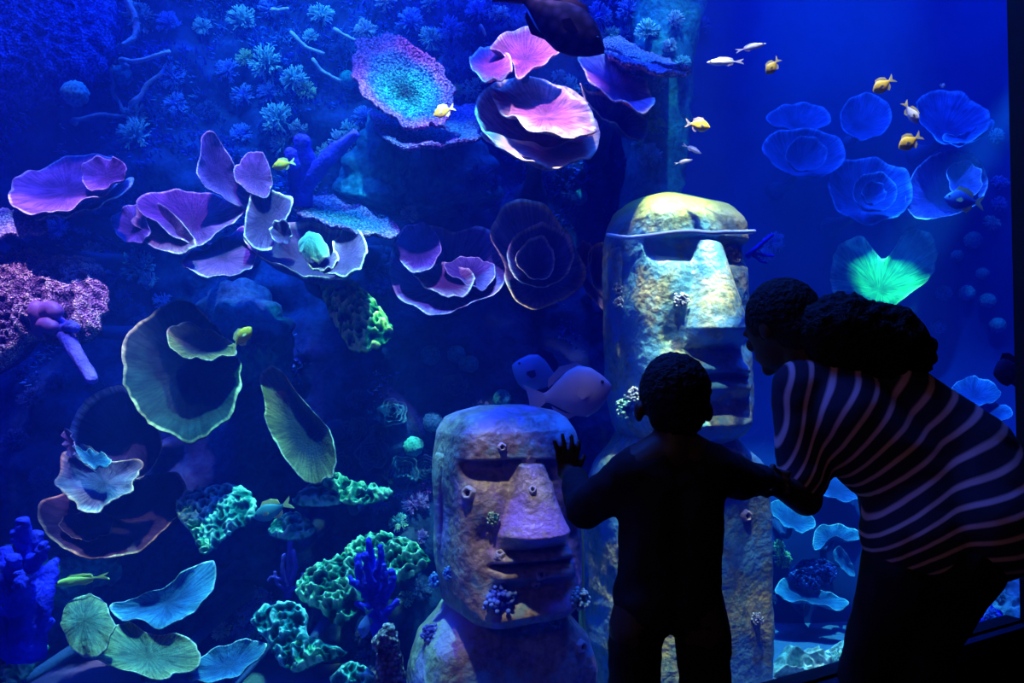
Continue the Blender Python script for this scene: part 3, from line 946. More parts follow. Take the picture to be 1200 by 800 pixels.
# ---- right far corals
coral('rose_coral', 'faint blue rose coral leftmost of the far right group', 'coral', [
    P([(894, 177), (905, 156), (940, 150), (975, 157), (991, 175), (985, 195), (955, 207), (920, 201)], 5.5, (0, -0.85, 0.5), 'far_blue', bowl=0.15),
    P([(921, 182), (930, 164), (947, 159), (968, 172), (964, 193), (936, 199)], 5.35, (0, -0.9, 0.4), 'far_blue', bowl=0.12)])
coral('rose_coral', 'blue rose coral with three nested rims under the yellow fish', 'coral', [
    P([(970, 216), (984, 191), (1020, 185), (1055, 195), (1069, 215), (1066, 240), (1046, 255), (1015, 262), (985, 247)], 5.4, (0, -0.85, 0.5), 'far_blue', bowl=0.15),
    P([(1000, 226), (1008, 207), (1035, 202), (1052, 222), (1042, 243), (1014, 246)], 5.25, (0, -0.9, 0.4), 'far_blue', bowl=0.12),
    P([(1010, 226), (1018, 213), (1034, 216), (1038, 231), (1022, 239)], 5.18, (0, -0.9, 0.4), 'far_blue', bowl=0.08)])
coral('plate_coral', 'violet-blue plate coral by the black column with fish in front', 'coral', [
    P([(1062, 242), (1070, 203), (1095, 181), (1130, 176), (1156, 200), (1151, 235), (1120, 250), (1085, 256)], 5.5, (0.05, -0.8, 0.6), 'blue_purple', bowl=0.12),
    P([(1110, 200), (1130, 188), (1150, 200), (1146, 225), (1122, 230)], 5.4, (0.2, -0.85, 0.5), 'blue_purple', bowl=0.05)])
coral('plate_coral', 'dim blue plate coral with two pale lips near the column', 'coral', [
    P([(1074, 122), (1090, 107), (1125, 108), (1155, 130), (1160, 148), (1140, 164), (1110, 168), (1086, 150)], 5.6, (0.05, -0.75, 0.65), 'far_blue', bowl=0.12),
    P([(1105, 158), (1130, 156), (1160, 140), (1163, 150), (1140, 166), (1118, 171)], 5.5, (0.0, -0.6, 0.8), 'far_blue', bowl=0.03)])
coral('plate_coral', 'very faint blue disc coral between two far yellow fish', 'coral', [
    P([(985, 132), (1000, 113), (1025, 110), (1046, 130), (1036, 155), (1010, 163), (990, 152)], 5.75, (0, -0.85, 0.5), 'far_blue', bowl=0.1)])
coral('plate_coral', 'very faint blue plate above the leftmost far rose coral', 'coral', [
    P([(898, 140), (918, 123), (955, 122), (974, 137), (966, 148), (932, 152)], 5.75, (0, -0.8, 0.6), 'far_blue', bowl=0.08)])
coral('heart_coral', 'sea green heart-shaped coral above the bending woman', 'coral', [
    P([(974, 322), (978, 296), (990, 282), (1010, 278), (1022, 291), (1035, 303), (1048, 291), (1060, 273), (1080, 270), (1095, 284), (1098, 305), (1090, 325), (1062, 347), (1040, 362), (1015, 368), (986, 356), (977, 340)], 5.7, (0.05, -0.8, 0.6), 'green_far', bowl=0.08, c=(1036, 330), folds=7, frill=0.05, power=1.5)])
for k, (lab, o, Y, m, n) in enumerate([
        ('thin cyan plate coral beside the tall statue under joined hands', [(902, 590), (920, 586), (945, 600), (956, 614), (940, 623), (914, 611)], 4.55, 'blue_fan', (0, -0.5, 0.85)),
        ('curved blue lip coral behind the woman by her elbow', [(953, 640), (958, 618), (985, 614), (1010, 625), (1002, 633), (975, 629), (962, 642)], 4.6, 'blue_fan', (0, -0.6, 0.8)),
        ('cyan shelf coral under the blue brain coral', [(908, 692), (922, 676), (955, 688), (992, 703), (986, 713), (950, 705), (925, 703)], 4.4, 'blue_fan', (0, -0.5, 0.85)),
        ('upright cyan leaf coral beside the woman thigh', [(976, 650), (984, 640), (996, 655), (1002, 675), (990, 669)], 4.5, 'blue_fan', (-0.2, -0.85, 0.4)),
        ('cyan plate coral just left of the black column', [(1114, 456), (1135, 441), (1164, 449), (1172, 464), (1150, 475), (1125, 471)], 5.2, 'blue_fan', (0, -0.65, 0.76)),
        ('low blue plate coral under the cyan plate near the column', [(1128, 478), (1160, 470), (1186, 480), (1180, 491), (1150, 489)], 5.1, 'blue_fan', (0, -0.5, 0.85)),
        ('blue plate coral showing under the woman arm', [(950, 566), (982, 552), (1012, 572), (998, 587), (970, 581)], 4.8, 'far_blue', (0, -0.65, 0.76))]):
    coral('plate_coral', lab, 'coral', [P(o, Y, n, m, bowl=0.04)])
crust('brain_coral', 'small blue brain coral resting on the cyan shelf', [([(924, 672), (944, 657), (970, 660), (981, 675), (960, 690), (935, 686)], 4.5, (0, -0.7, 0.7), 'fuzz_blue', 0.06, 0.04)])

# ------------------------------------------------------------------ rocks
def rock(name, label, o, Y, n, m, th, kn, freq=8):
    ob, C = lump(o, Y, n, M[m], None, thick=th, knob=kn, freq=freq, name=name)
    tag(ob, label, 'rock')
    return ob


pillar = []
for nm, lab, pts, rads, m in (
        ('rock_pillar', 'teal rock pillar below the ringed table coral', [(430, 240, 4.15), (445, 190, 4.15), (460, 140, 4.2)], (0.16, 0.14, 0.1), 'rock_teal'),
        ('rock_pillar', 'speckled rock column rising above the tall statue', [(760, 260, 4.45), (768, 190, 4.45), (775, 90, 4.45), (782, -20, 4.5), (785, -60, 4.5)], (0.16, 0.15, 0.16, 0.2, 0.2), 'rock_teal'),
        ('rock_pillar', 'wide dim teal boulder right of the teal pillar', [(520, 245, 4.4), (510, 190, 4.4), (500, 150, 4.4)], (0.3, 0.3, 0.2), 'rock_teal'),
        ('rock_pillar', 'dim green boulder behind the yellow fish and fan coral', [(290, 450, 4.1), (290, 400, 4.1), (270, 345, 4.2)], (0.2, 0.22, 0.12), 'rock_teal'),
        ('rock_pillar', 'green shaded rock beneath the brown plate coral', [(70, 680, 3.6), (95, 662, 3.6), (125, 655, 3.7)], (0.12, 0.12, 0.1), 'rock_teal')):
    pp = path([at(*p) for p in pts], 24)
    rr = np.interp(np.linspace(0, 1, 25), np.linspace(0, 1, len(rads)), rads)
    v, f = tube_data(pp, rr, 28, 0.09, 9)
    ob = mk(nm, v, f, M[m], None, origin=pp[0])
    tag(ob, lab, 'rock')
    pillar.append(ob)
rocks_r = []
rocks_r.append(rock('rock', 'pale teal rock on the tank floor beside the tall statue', [(900, 805), (905, 778), (925, 764), (955, 768), (975, 785), (960, 810)], 4.0, (0, -0.6, 0.8), 'rock_pale', 0.12, 0.08))
rocks_r.append(rock('rock', 'pale blue-green rock on the tank floor by the woman leg', [(950, 800), (962, 772), (988, 760), (1010, 775), (1015, 805)], 4.05, (0, -0.6, 0.8), 'rock_pale', 0.12, 0.08))
rocks_r.append(rock('rock', 'blue rock seen between the woman thigh and the column', [(1105, 760), (1125, 725), (1155, 690), (1190, 650), (1215, 670), (1210, 760)], 4.4, (0, -0.7, 0.7), 'rock_pale', 0.15, 0.08))
rocks_r.append(rock('rock', 'royal blue sponge-covered rock behind the woman knee', [(1115, 745), (1135, 722), (1155, 712), (1175, 725), (1165, 755)], 4.1, (0, -0.7, 0.7), 'royal', 0.08, 0.05, 14))
ALLWALL = world_bvh([reef, back] + pillar + rocks_r)


def scene_at(px, py, bvh=None):
    d = ray(px, py).normalized()
    h = (bvh or ALLWALL).ray_cast(Vector((0, 0, CAMZ)), d)
    return h[0], h[1]


# ------------------------------------------------------------------ statues
def gauss(x, m, s):
    return math.exp(-((x - m) / s) ** 2)


def moai(name, label, top_px, chin_px, Y, W, yaw, mat, torso_px, tb=0.76, tn=0.40, tm=0.29, algae=0.0):
    """carved stone head on a torso; yaw turns the face to the viewer's right"""
    zt = at(*top_px, Y).z
    zc = at(*chin_px, Y).z
    H = zt - zc
    ctr = at(*top_px, Y)
    ctr = Vector((ctr.x, Y + W * 0.35, 0))
    root = thing(name, label, 'statue', (ctr.x, ctr.y, FLOORZ))
    ca, sa = math.cos(yaw), math.sin(yaw)
    NT, NA = 190, 200
    Vt, A = [], []
    for j in range(NT + 1):
        t = j / NT
        hw = np.interp(t, [0, 0.02, 0.06, 0.15, 0.35, 0.55, 0.75, 0.88, 0.94, 0.975, 1.0], [0.58, 0.74, 0.84, 0.92, 0.97, 0.97, 0.97, 0.92, 0.83, 0.68, 0.34]) * W / 2
        fd = np.interp(t, [0, 0.03, 0.08, 0.2, tn, tb - 0.14, tb - 0.03, tb, 0.9, 0.96, 1.0], [0.34, 0.47, 0.51, 0.48, 0.445, 0.42, 0.38, 0.39, 0.37, 0.30, 0.13]) * W
        bd = np.interp(t, [0, 0.1, 0.8, 0.95, 1.0], [0.40, 0.42, 0.45, 0.38, 0.15]) * W
        z = zc + H * t
        for i in range(NA):
            # dense towards the front
            u0 = i / NA
            a = 2 * math.pi * u0
            a = a - 0.35 * math.sin(a)         # a = 0 is the front
            cx, cy = math.sin(a), -math.cos(a)
            ex = 0.48
            x = math.copysign(abs(cx) ** ex, cx) * hw
            y = math.copysign(abs(cy) ** ex, cy) * (fd if cy < 0 else bd)
            nose = 0
            if cy < 0:
                u = x / hw
                au = abs(u)
                wgt = sstep(0.0, 0.75, -y / fd)
                h = 0.055 * sstep(tb - 0.010, tb + 0.008, t) * (1 - sstep(tb + 0.06, tb + 0.2, t)) * (1 - 0.5 * sstep(0.8, 1.0, au))
                h -= 0.085 * sstep(tb - 0.12, tb - 0.04, t) * (1 - sstep(tb - 0.014, tb + 0.004, t)) * (1 - sstep(0.84, 0.98, au))
                k = max(0, min(1, (tb + 0.02 - t) / (tb - tn)))
                nw = 0.27 + 0.26 * k ** 2.4
                nh = 0.09 + 0.185 * k
                nb = max(0.0, min(1.0, (t - tn + 0.055) / 0.075)) ** 0.55 * (1 - sstep(tb - 0.01, tb + 0.03, t))
                c_ = max(0.0, 1 - (au / nw) ** 2)
                nose = nh * c_ ** 0.55 * nb
                if au < nw:
                    h = h * (1 - min(1, nose * 9) * (1 - sstep(tb - 0.02, tb, t))) + nose * (1 - sstep(tb - 0.03, tb + 0.005, t))
                h += 0.030 * gauss(t, tb - 0.20, 0.075) * gauss(au, 0.62, 0.22)
                h -= 0.045 * gauss(t, tn - 0.02, 0.06) * sstep(nw * 0.9, nw * 1.3, au) * (1 - sstep(0.7, 0.9, au))
                mw = 1 - sstep(0.50, 0.70, au)
                h += (0.095 * gauss(t, tm + 0.028, 0.028) + 0.085 * gauss(t, tm - 0.042, 0.032) - 0.115 * gauss(t, tm - 0.004, 0.011)) * mw
                h -= 0.035 * gauss(t, tm - 0.12, 0.035) * mw
                h += 0.055 * gauss(t, 0.08, 0.06) * (1 - sstep(0.5, 0.95, au))
                y -= h * W * wgt
            p = Vector((x, y, 0))
            q = Vector((x, y, z)) * 6
            d = 0.010 * noise.noise(q + Vector((W * 9, 0, 0))) + 0.003 * noise.noise(q * 3) + 0.002 * noise.noise(q * 8)
            p = p + p.normalized() * d
            X = ctr.x + p.x * ca - p.y * sa
            Yw = ctr.y + p.x * sa + p.y * ca
            Vt.append((X, Yw, z + 0.01 * noise.noise(q * 0.8)))
            A.append(algae * max(0, min(1, sstep(tb + 0.03, 0.97, t) + 0.5 * noise.noise(q * 0.7) * sstep(tb, 1, t))))
    Fc = []
    for j in range(NT):
        for i in range(NA):
            k = (i + 1) % NA
            Fc.append((j * NA + i, j * NA + k, (j + 1) * NA + k, (j + 1) * NA + i))
    Fc.append(tuple(range(NA - 1, -1, -1)))
    Fc.append(tuple(NT * NA + i for i in range(NA)))
    head = mk('head', Vt, Fc, mat, root, A, attrname='algae')
    # long ears at both sides
    for s in (-1, 1):
        Ve, Fe = [], []
        for j in range(31):
            q = j / 30
            t = 0.30 + 0.48 * q
            hw = np.interp(t, [0.2, 0.55, 0.75, 0.9], [0.90, 0.95, 0.97, 0.93]) * W / 2
            e = 0.045 * W * math.sin(math.pi * min(1, 0.06 + q * 0.92)) ** 0.4 * (1 + 0.5 * gauss(q, 0.05, 0.12))
            for i in range(12):
                a = 2 * math.pi * i / 12
                x = s * (hw - 0.005 + e * (0.35 + 0.75 * math.cos(a)))
                y = 0.08 * W + 0.085 * W * math.sin(a) * (0.8 + 0.4 * gauss(q, 0.85, 0.2))
                z = zc + H * t
                Ve.append((ctr.x + x * ca - y * sa, ctr.y + x * sa + y * ca, z))
        for j in range(30):
            for i in range(12):
                k = (i + 1) % 12
                Fe.append((j * 12 + i, j * 12 + k, (j + 1) * 12 + k, (j + 1) * 12 + i))
        Fe.append(tuple(range(12)))
        Fe.append(tuple(30 * 12 + i for i in range(12)))
        ear = mk('ear', Ve, Fe, mat, root, [0.0] * len(Ve), attrname='algae')
    # torso
    (lx, rx, ty) = torso_px
    tl, trr = at(lx, ty, Y + 0.15), at(rx, ty, Y + 0.15)
    thw = (trr.x - tl.x) / 2
    tcx = (trr.x + tl.x) / 2
    tz = zc + 0.10 * H
    Vt = []
    NJ = 70
    for j in range(NJ + 1):
        t = j / NJ
        z = FLOORZ + (tz - FLOORZ) * t
        k = np.interp(z - zc, [-2, -0.5, -0.22, -0.10, -0.03, 0.05], [1.0, 1.0, 0.98, 0.88, 0.70, 0.55])
        for i in range(110):
            a = 2 * math.pi * i / 110
            cx, cy = math.sin(a), -math.cos(a)
            x = math.copysign(abs(cx) ** 0.6, cx) * thw * k
            y = math.copysign(abs(cy) ** 0.6, cy) * thw * 0.62 * (0.6 + 0.4 * k)
            # arms carved along the sides
            y -= 0.03 * gauss(abs(x) / thw, 0.86, 0.12) * (1 if cy < 0 else 0)
            q = Vector((x, y, z)) * 5
            d = 0.015 * noise.noise(q) + 0.006 * noise.noise(q * 4)
            p = Vector((x, y, 0))
            p += p.normalized() * d
            Vt.append((tcx + p.x * ca - p.y * sa * 0.9, ctr.y + 0.06 + p.x * sa * 0.6 + p.y * ca, z))
    Fc = []
    for j in range(NJ):
        for i in range(110):
            k = (i + 1) % 110
            Fc.append((j * 110 + i, j * 110 + k, (j + 1) * 110 + k, (j + 1) * 110 + i))
    Fc.append(tuple(range(109, -1, -1)))
    Fc.append(tuple(NJ * 110 + i for i in range(110)))
    torso = mk('torso', Vt, Fc, mat, root, [0.0] * len(Vt), attrname='algae')
    return root, [head, torso]


m1, m1o = moai('stone_head_statue', 'weathered brown stone head statue in front, left of the child', (592, 479), (600, 733), 2.75, 0.52, math.radians(24), M['stone'], (472, 703, 760), tb=0.77, tn=0.42, tm=0.30)
m2, m2o = moai('stone_head_statue', 'taller algae-topped stone head statue behind the child', (802, 219), (802, 520), 3.45, 0.62, math.radians(24), M['stone_tall'], (688, 908, 640), tb=0.80, tn=0.42, tm=0.26, algae=1.0)
STAT = world_bvh(m1o + m2o)


def barnacle(label, px, py, r=0.016):
    p, n = scene_at(px, py, STAT)
    if p is None:
        return
    if n.dot(ray(px, py)) > 0:
        n = -n
    Vt, Fc = [], []
    a = n.orthogonal().normalized()
    b = n.cross(a)
    prof = [(1.3, -0.2), (1.05, 0.5), (0.8, 0.85), (0.55, 0.7), (0.45, 0.2)]
    for (rr, h) in prof:
        for i in range(16):
            t = 2 * math.pi * i / 16
            k = r * rr * (1 + 0.08 * math.sin(5 * t))
            Vt.append(p + a * (math.cos(t) * k) + b * (math.sin(t) * k) + n * (h * r))
    for j in range(len(prof) - 1):
        for i in range(16):
            k = (i + 1) % 16
            Fc.append((j * 16 + i, j * 16 + k, (j + 1) * 16 + k, (j + 1) * 16 + i))
    root = thing('barnacle', label, 'barnacle', p, 'barnacles on the stone heads')
    mk('shell', [tuple(v) for v in Vt], Fc, M['barnacle'], root)
    mk('opening', [tuple(v) for v in Vt[-16:]], [tuple(range(16))], M['barnacle_hole'], root)


barnacle('ring barnacle under the mouth of the front statue, upper of two', 634, 673, 0.016)
barnacle('ring barnacle under the mouth of the front statue, lower of two', 628, 684, 0.014)
barnacle('pale ring barnacle on the front statue shoulder', 681, 757, 0.020)
barnacle('barnacle on the front statue cheek below the eye', 549, 578, 0.022)
barnacle('large barnacle in the front statue right eye socket', 619, 538, 0.024)
barnacle('small barnacle on the front statue brow centre', 588, 524, 0.014)
barnacle('barnacle beside the front statue nose bridge', 624, 574, 0.013)
barnacle('barnacle at the front statue mouth corner', 586, 650, 0.016)
barnacle('barnacle on the tall statue body under the joined hands', 874, 604, 0.024)


# ------------------------------------------------------------------ small reef life
def tuft_mesh(name, seed, nbr=70, spread=1.0, fork=True, thin=0.035):
    rnd = random.Random(seed)
    Vt, Fc, A = [], [], []

    def cone(p, q, r0, r1):
        d = (q - p).normalized()
        a = d.orthogonal().normalized()
        b = d.cross(a)
        s = len(Vt)
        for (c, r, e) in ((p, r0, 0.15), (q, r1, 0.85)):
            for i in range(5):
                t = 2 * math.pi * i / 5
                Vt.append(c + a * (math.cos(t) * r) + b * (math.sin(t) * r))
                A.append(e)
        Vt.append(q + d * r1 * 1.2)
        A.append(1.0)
        for i in range(5):
            k = (i + 1) % 5
            Fc.append((s + i, s + k, s + 5 + k, s + 5 + i))
            Fc.append((s + 5 + i, s + 5 + k, s + 10))
    for _ in range(nbr):
        th = rnd.uniform(0, 2 * math.pi)
        ph = math.acos(rnd.uniform(0.0, 1.0)) * spread
        d = Vector((math.sin(ph) * math.cos(th), math.sin(ph) * math.sin(th), math.cos(ph)))
        l = rnd.uniform(0.6, 1.0)
        p = d * 0.25
        q = d * l
        cone(p, q, thin * 1.5, thin)
        if fork:
            for _k in range(2):
                d2 = (d + Vector((rnd.uniform(-1, 1), rnd.uniform(-1, 1), rnd.uniform(-1, 1))) * 0.6).normalized()
                cone(d * l * 0.7, d * l * 0.7 + d2 * 0.35, thin, thin * 0.9)
    # base knob
    s = len(Vt)
    for j in range(7):
        a = math.pi * j / 6
        for i in range(10):
            t = 2 * math.pi * i / 10
            Vt.append(Vector((math.sin(a) * math.cos(t), math.sin(a) * math.sin(t), math.cos(a))) * 0.4)
            A.append(0.1)
    for j in range(6):
        for i in range(10):
            k = (i + 1) % 10
            Fc.append((s + j * 10 + i, s + (j + 1) * 10 + i, s + (j + 1) * 10 + k, s + j * 10 + k))
    me = bpy.data.meshes.new(name)
    me.from_pydata([tuple(v) for v in Vt], [], Fc)
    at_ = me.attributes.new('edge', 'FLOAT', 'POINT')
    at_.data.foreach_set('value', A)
    me.shade_smooth()
    return me


# fine turf of tiny polyps over the reef wall (past counting)
rnd = random.Random(11)
Vt, Fc, A = [], [], []
for _ in range(26000):
    x, z = rnd.uniform(-3.7, 1.0), rnd.uniform(0.2, 3.75)
    mask = noise.noise(Vector((x * 2.1, z * 2.1, 4))) + 0.5 * noise.noise(Vector((x * 5, z * 5, 7))) + 0.30 * (z - 1.9)
    if mask < 0.16 + rnd.uniform(-0.1, 0.25):
        continue
    y = reef_y(x, z)
    hue = max(0.0, min(1.0, 0.5 + 0.9 * noise.noise(Vector((x * 3.0, z * 3.0, 12))) + rnd.uniform(-0.2, 0.2)))
    for _k in range(2):
        l = rnd.uniform(0.02, 0.06)
        rr = rnd.uniform(0.005, 0.011)
        d = Vector((rnd.uniform(-0.8, 0.8), -1, rnd.uniform(-0.4, 1.0))).normalized()
        c = Vector((x + rnd.uniform(-0.02, 0.02), y + 0.01, z + rnd.uniform(-0.02, 0.02)))
        a = d.orthogonal().normalized()
        b = d.cross(a)
        s0 = len(Vt)
        for i in range(3):
            t = 2 * math.pi * i / 3
            Vt.append(tuple(c + a * (math.cos(t) * rr) + b * (math.sin(t) * rr)))
            A.append(hue * 0.6)
        Vt.append(tuple(c + d * l))
        A.append(hue)
        Fc += [(s0, s0 + 1, s0 + 3), (s0 + 1, s0 + 2, s0 + 3), (s0 + 2, s0, s0 + 3)]
M['turf'] = coral_mat('reef_turf', [(0.0, (0.01, 0.02, 0.25)), (0.4, (0.05, 0.09, 0.75)), (0.7, (0.10, 0.45, 0.8)), (0.95, (0.6, 0.95, 0.85))], var=0.3)
tag(mk('polyp_turf', Vt, Fc, M['turf'], reef, A, smooth=False), 'fine blue and teal polyp turf', kind='stuff')

TUFT = {}
for key in ('tuft_blue', 'tuft_teal', 'tuft_green', 'tuft_violet', 'tuft_pale', 'tuft_cream', 'tuft_dim'):
    for k in range(2):
        me = tuft_mesh('polyp_tuft', hash(key) % 1000 + k if False else len(key) * 10 + k, 60, 1.05, True, 0.035)
        me.materials.append(M[key])
        TUFT[key, k] = me


def ruffle_mesh(seed):
    """small cabbage-like coral of nested wavy cups"""
    rnd = random.Random(seed)
    Vt, Fc, A = [], [], []
    for ring in range(4):
        R0 = 0.28 + 0.24 * ring
        zz = 0.45 - 0.13 * ring
        ph = rnd.uniform(0, 6)
        s = len(Vt)
        for (rr, dz, e) in ((R0 * 0.55, -0.28, 0.1), (R0 * 0.85, -0.1, 0.4), (R0, 0.05, 0.95), (R0 * 0.98, 0.02, 1.0), (R0 * 0.8, -0.14, 0.3), (R0 * 0.5, -0.32, 0.1)):
            for i in range(36):
                t = 2 * math.pi * i / 36
                k = 1 + 0.10 * math.sin(5 * t + ph) + 0.05 * math.sin(9 * t + ph * 2)
                Vt.append((math.cos(t) * rr * k, math.sin(t) * rr * k, zz + dz + 0.05 * math.sin(7 * t + ph)))
                A.append(e)
        for j in range(5):
            for i in range(36):
                k = (i + 1) % 36
                Fc.append((s + j * 36 + i, s + j * 36 + k, s + (j + 1) * 36 + k, s + (j + 1) * 36 + i))
    s = len(Vt)
    Vt += [(math.cos(2 * math.pi * i / 12) * 0.25, math.sin(2 * math.pi * i / 12) * 0.25, z) for z in (-0.35, 0.2) for i in range(12)]
    A += [0.0] * 24
    for i in range(12):
        k = (i + 1) % 12
        Fc.append((s + i, s + k, s + 12 + k, s + 12 + i))
    me = bpy.data.meshes.new('ruffled_coral')
    me.from_pydata(Vt, [], Fc)
    at_ = me.attributes.new('edge', 'FLOAT', 'POINT')
    at_.data.foreach_set('value', A)
    me.shade_smooth()
    return me


M['ruffle'] = plate_mat('dim_ruffled_coral', (0.03, 0.12, 0.32), (0.06, 0.26, 0.5), (0.35, 0.75, 0.9))
RUF = [ruffle_mesh(k) for k in range(3)]
for me in RUF:
    me.materials.append(M['ruffle'])


def ball_mesh(seed, mat):
    bm = bmesh.new()
    bmesh.ops.create_icosphere(bm, subdivisions=4, radius=1.0)
    A = []
    for v in bm.verts:
        k = abs(noise.noise(v.co * 6 + Vector((seed, 0, 0)))) + 0.5 * abs(noise.noise(v.co * 13))
        v.co *= 0.88 + 0.22 * k
        A.append(min(1, k * 1.6))
    me = bpy.data.meshes.new('ball_coral')
    bm.to_mesh(me)
    bm.free()
    at_ = me.attributes.new('edge', 'FLOAT', 'POINT')
    at_.data.foreach_set('value', A)
    me.shade_smooth()
    me.materials.append(mat)
    return me


BALL = ball_mesh(1, M['ball'])
BALLD = ball_mesh(2, M['ball_dim'])

LAND = [(80, 60, 'the hazy blue corner coral'), (80, 215, 'the far left purple plate'), (220, 260, 'the purple clam-like coral'), (358, 290, 'the white curl'),
        (470, 95, 'the ringed table coral'), (500, 155, 'the blue shelf coral'), (605, 60, 'the pink lobed plates'), (630, 140, 'the pink bowl'), (720, 110, 'the violet double lip'),
        (660, 30, 'the dark fish'), (420, 370, 'the lime coral'), (60, 350, 'the mauve mound'), (212, 435, 'the big dark fan'), (125, 520, 'the dark cup coral'),
        (130, 600, 'the brown plate'), (350, 500, 'the olive crescent'), (525, 315, 'the violet bowl'), (632, 298, 'the dark rose coral'), (255, 605, 'the teal wedge'),
        (388, 690, 'the round green coral'), (455, 655, 'the green ridged coral'), (435, 690, 'the royal blue sponge'), (345, 745, 'the ruffled bottom coral'), (150, 750, 'the kidney coral'),
        (195, 700, 'the sky blue fan'), (265, 775, 'the bottom blue plate'), (590, 500, 'the front statue crown'), (590, 640, 'the front statue face'), (500, 720, 'the front statue shoulder'), (590, 780, 'the front statue chest'),
        (780, 240, 'the tall statue crown'), (760, 350, 'the tall statue cheek'), (780, 80, 'the speckled rock column'), (700, 510, 'the child raised hand'), (880, 560, 'the joined hands'), (405, 250, 'the slanted blue table'),
        (1030, 225, 'the nested rose coral'), (1035, 320, 'the heart coral'), (1110, 215, 'the plate behind the blue fish'), (1145, 458, 'the cyan plate by the column'), (950, 672, 'the small brain coral'),
        (940, 785, 'the pale floor rock'), (1150, 700, 'the rock by the column'), (30, 680, 'the left royal blue sponge'), (100, 680, 'the yellow sliver fish'), (340, 660, 'the violet branching sponge'), (320, 600, 'the little dark fish')]
USED = set()


def auto_label(desc, px, py):
    ds = sorted(LAND, key=lambda l: (l[0] - px) ** 2 + (l[1] - py) ** 2)
    for lx, ly, nm in ds[:6]:
        dx, dy = px - lx, py - ly
        if abs(dx) < 14 and abs(dy) < 14:
            rel = ['on']
        else:
            v = 'above' if dy < 0 else 'below'
            h = 'left of' if dx < 0 else 'right of'
            vv = ('above and left of', 'above and right of', 'below and left of', 'below and right of')[(2 if dy > 0 else 0) + (1 if dx > 0 else 0)]
            if abs(dy) > 2 * abs(dx):
                rel = [v]
            elif abs(dx) > 2 * abs(dy):
                rel = [h]
            else:
                rel = [vv]
        for r_ in rel:
            for pre in ('just ', 'farther '):
                lab = f"{desc} {pre if r_ != 'on' else ''}{r_} {nm}"
                if pre == 'farther ' and (dx * dx + dy * dy) ** 0.5 < 70:
                    continue
                if pre == 'just ' and (dx * dx + dy * dy) ** 0.5 > 120:
                    lab = f"{desc} {r_} {nm}"
                if lab not in USED:
                    USED.add(lab)
                    return lab
    i = 2
    lx, ly, nm = ds[0]
    for word in ('second', 'third', 'fourth', 'fifth', 'sixth', 'seventh', 'eighth'):
        lab = f"{word} {desc} out from {nm}"
        if lab not in USED:
            USED.add(lab)
            return lab
    return f"{desc} near {nm}"


# places on things
def place(me, name, cat, desc, px, py, rpx, group, bvh=None, sink=0.0, lab=None, Y=None):
    p, n = scene_at(px, py, bvh) if Y is None else (at(px, py, Y), Vector((0, -1, 0)))
    if p is None:
        return None
    if n.dot(ray(px, py)) > 0:
        n = -n
    r = rpx * p.y / 900.0
    n2 = (n + Vector((0, -0.8, 0.5))).normalized()
    o = bpy.data.objects.new(name, me)
    o.location = p + n * r * (0.25 - sink)
    q = n2.to_track_quat('Z', 'Y')
    o.rotation_euler = (q.to_matrix() @ Matrix.Rotation(random.uniform(0, 6.28), 3, 'Z')).to_euler()
    o.scale = (r, r, r)
    COL.objects.link(o)
    tag(o, lab or auto_label(desc, px, py), cat, group)
    return o


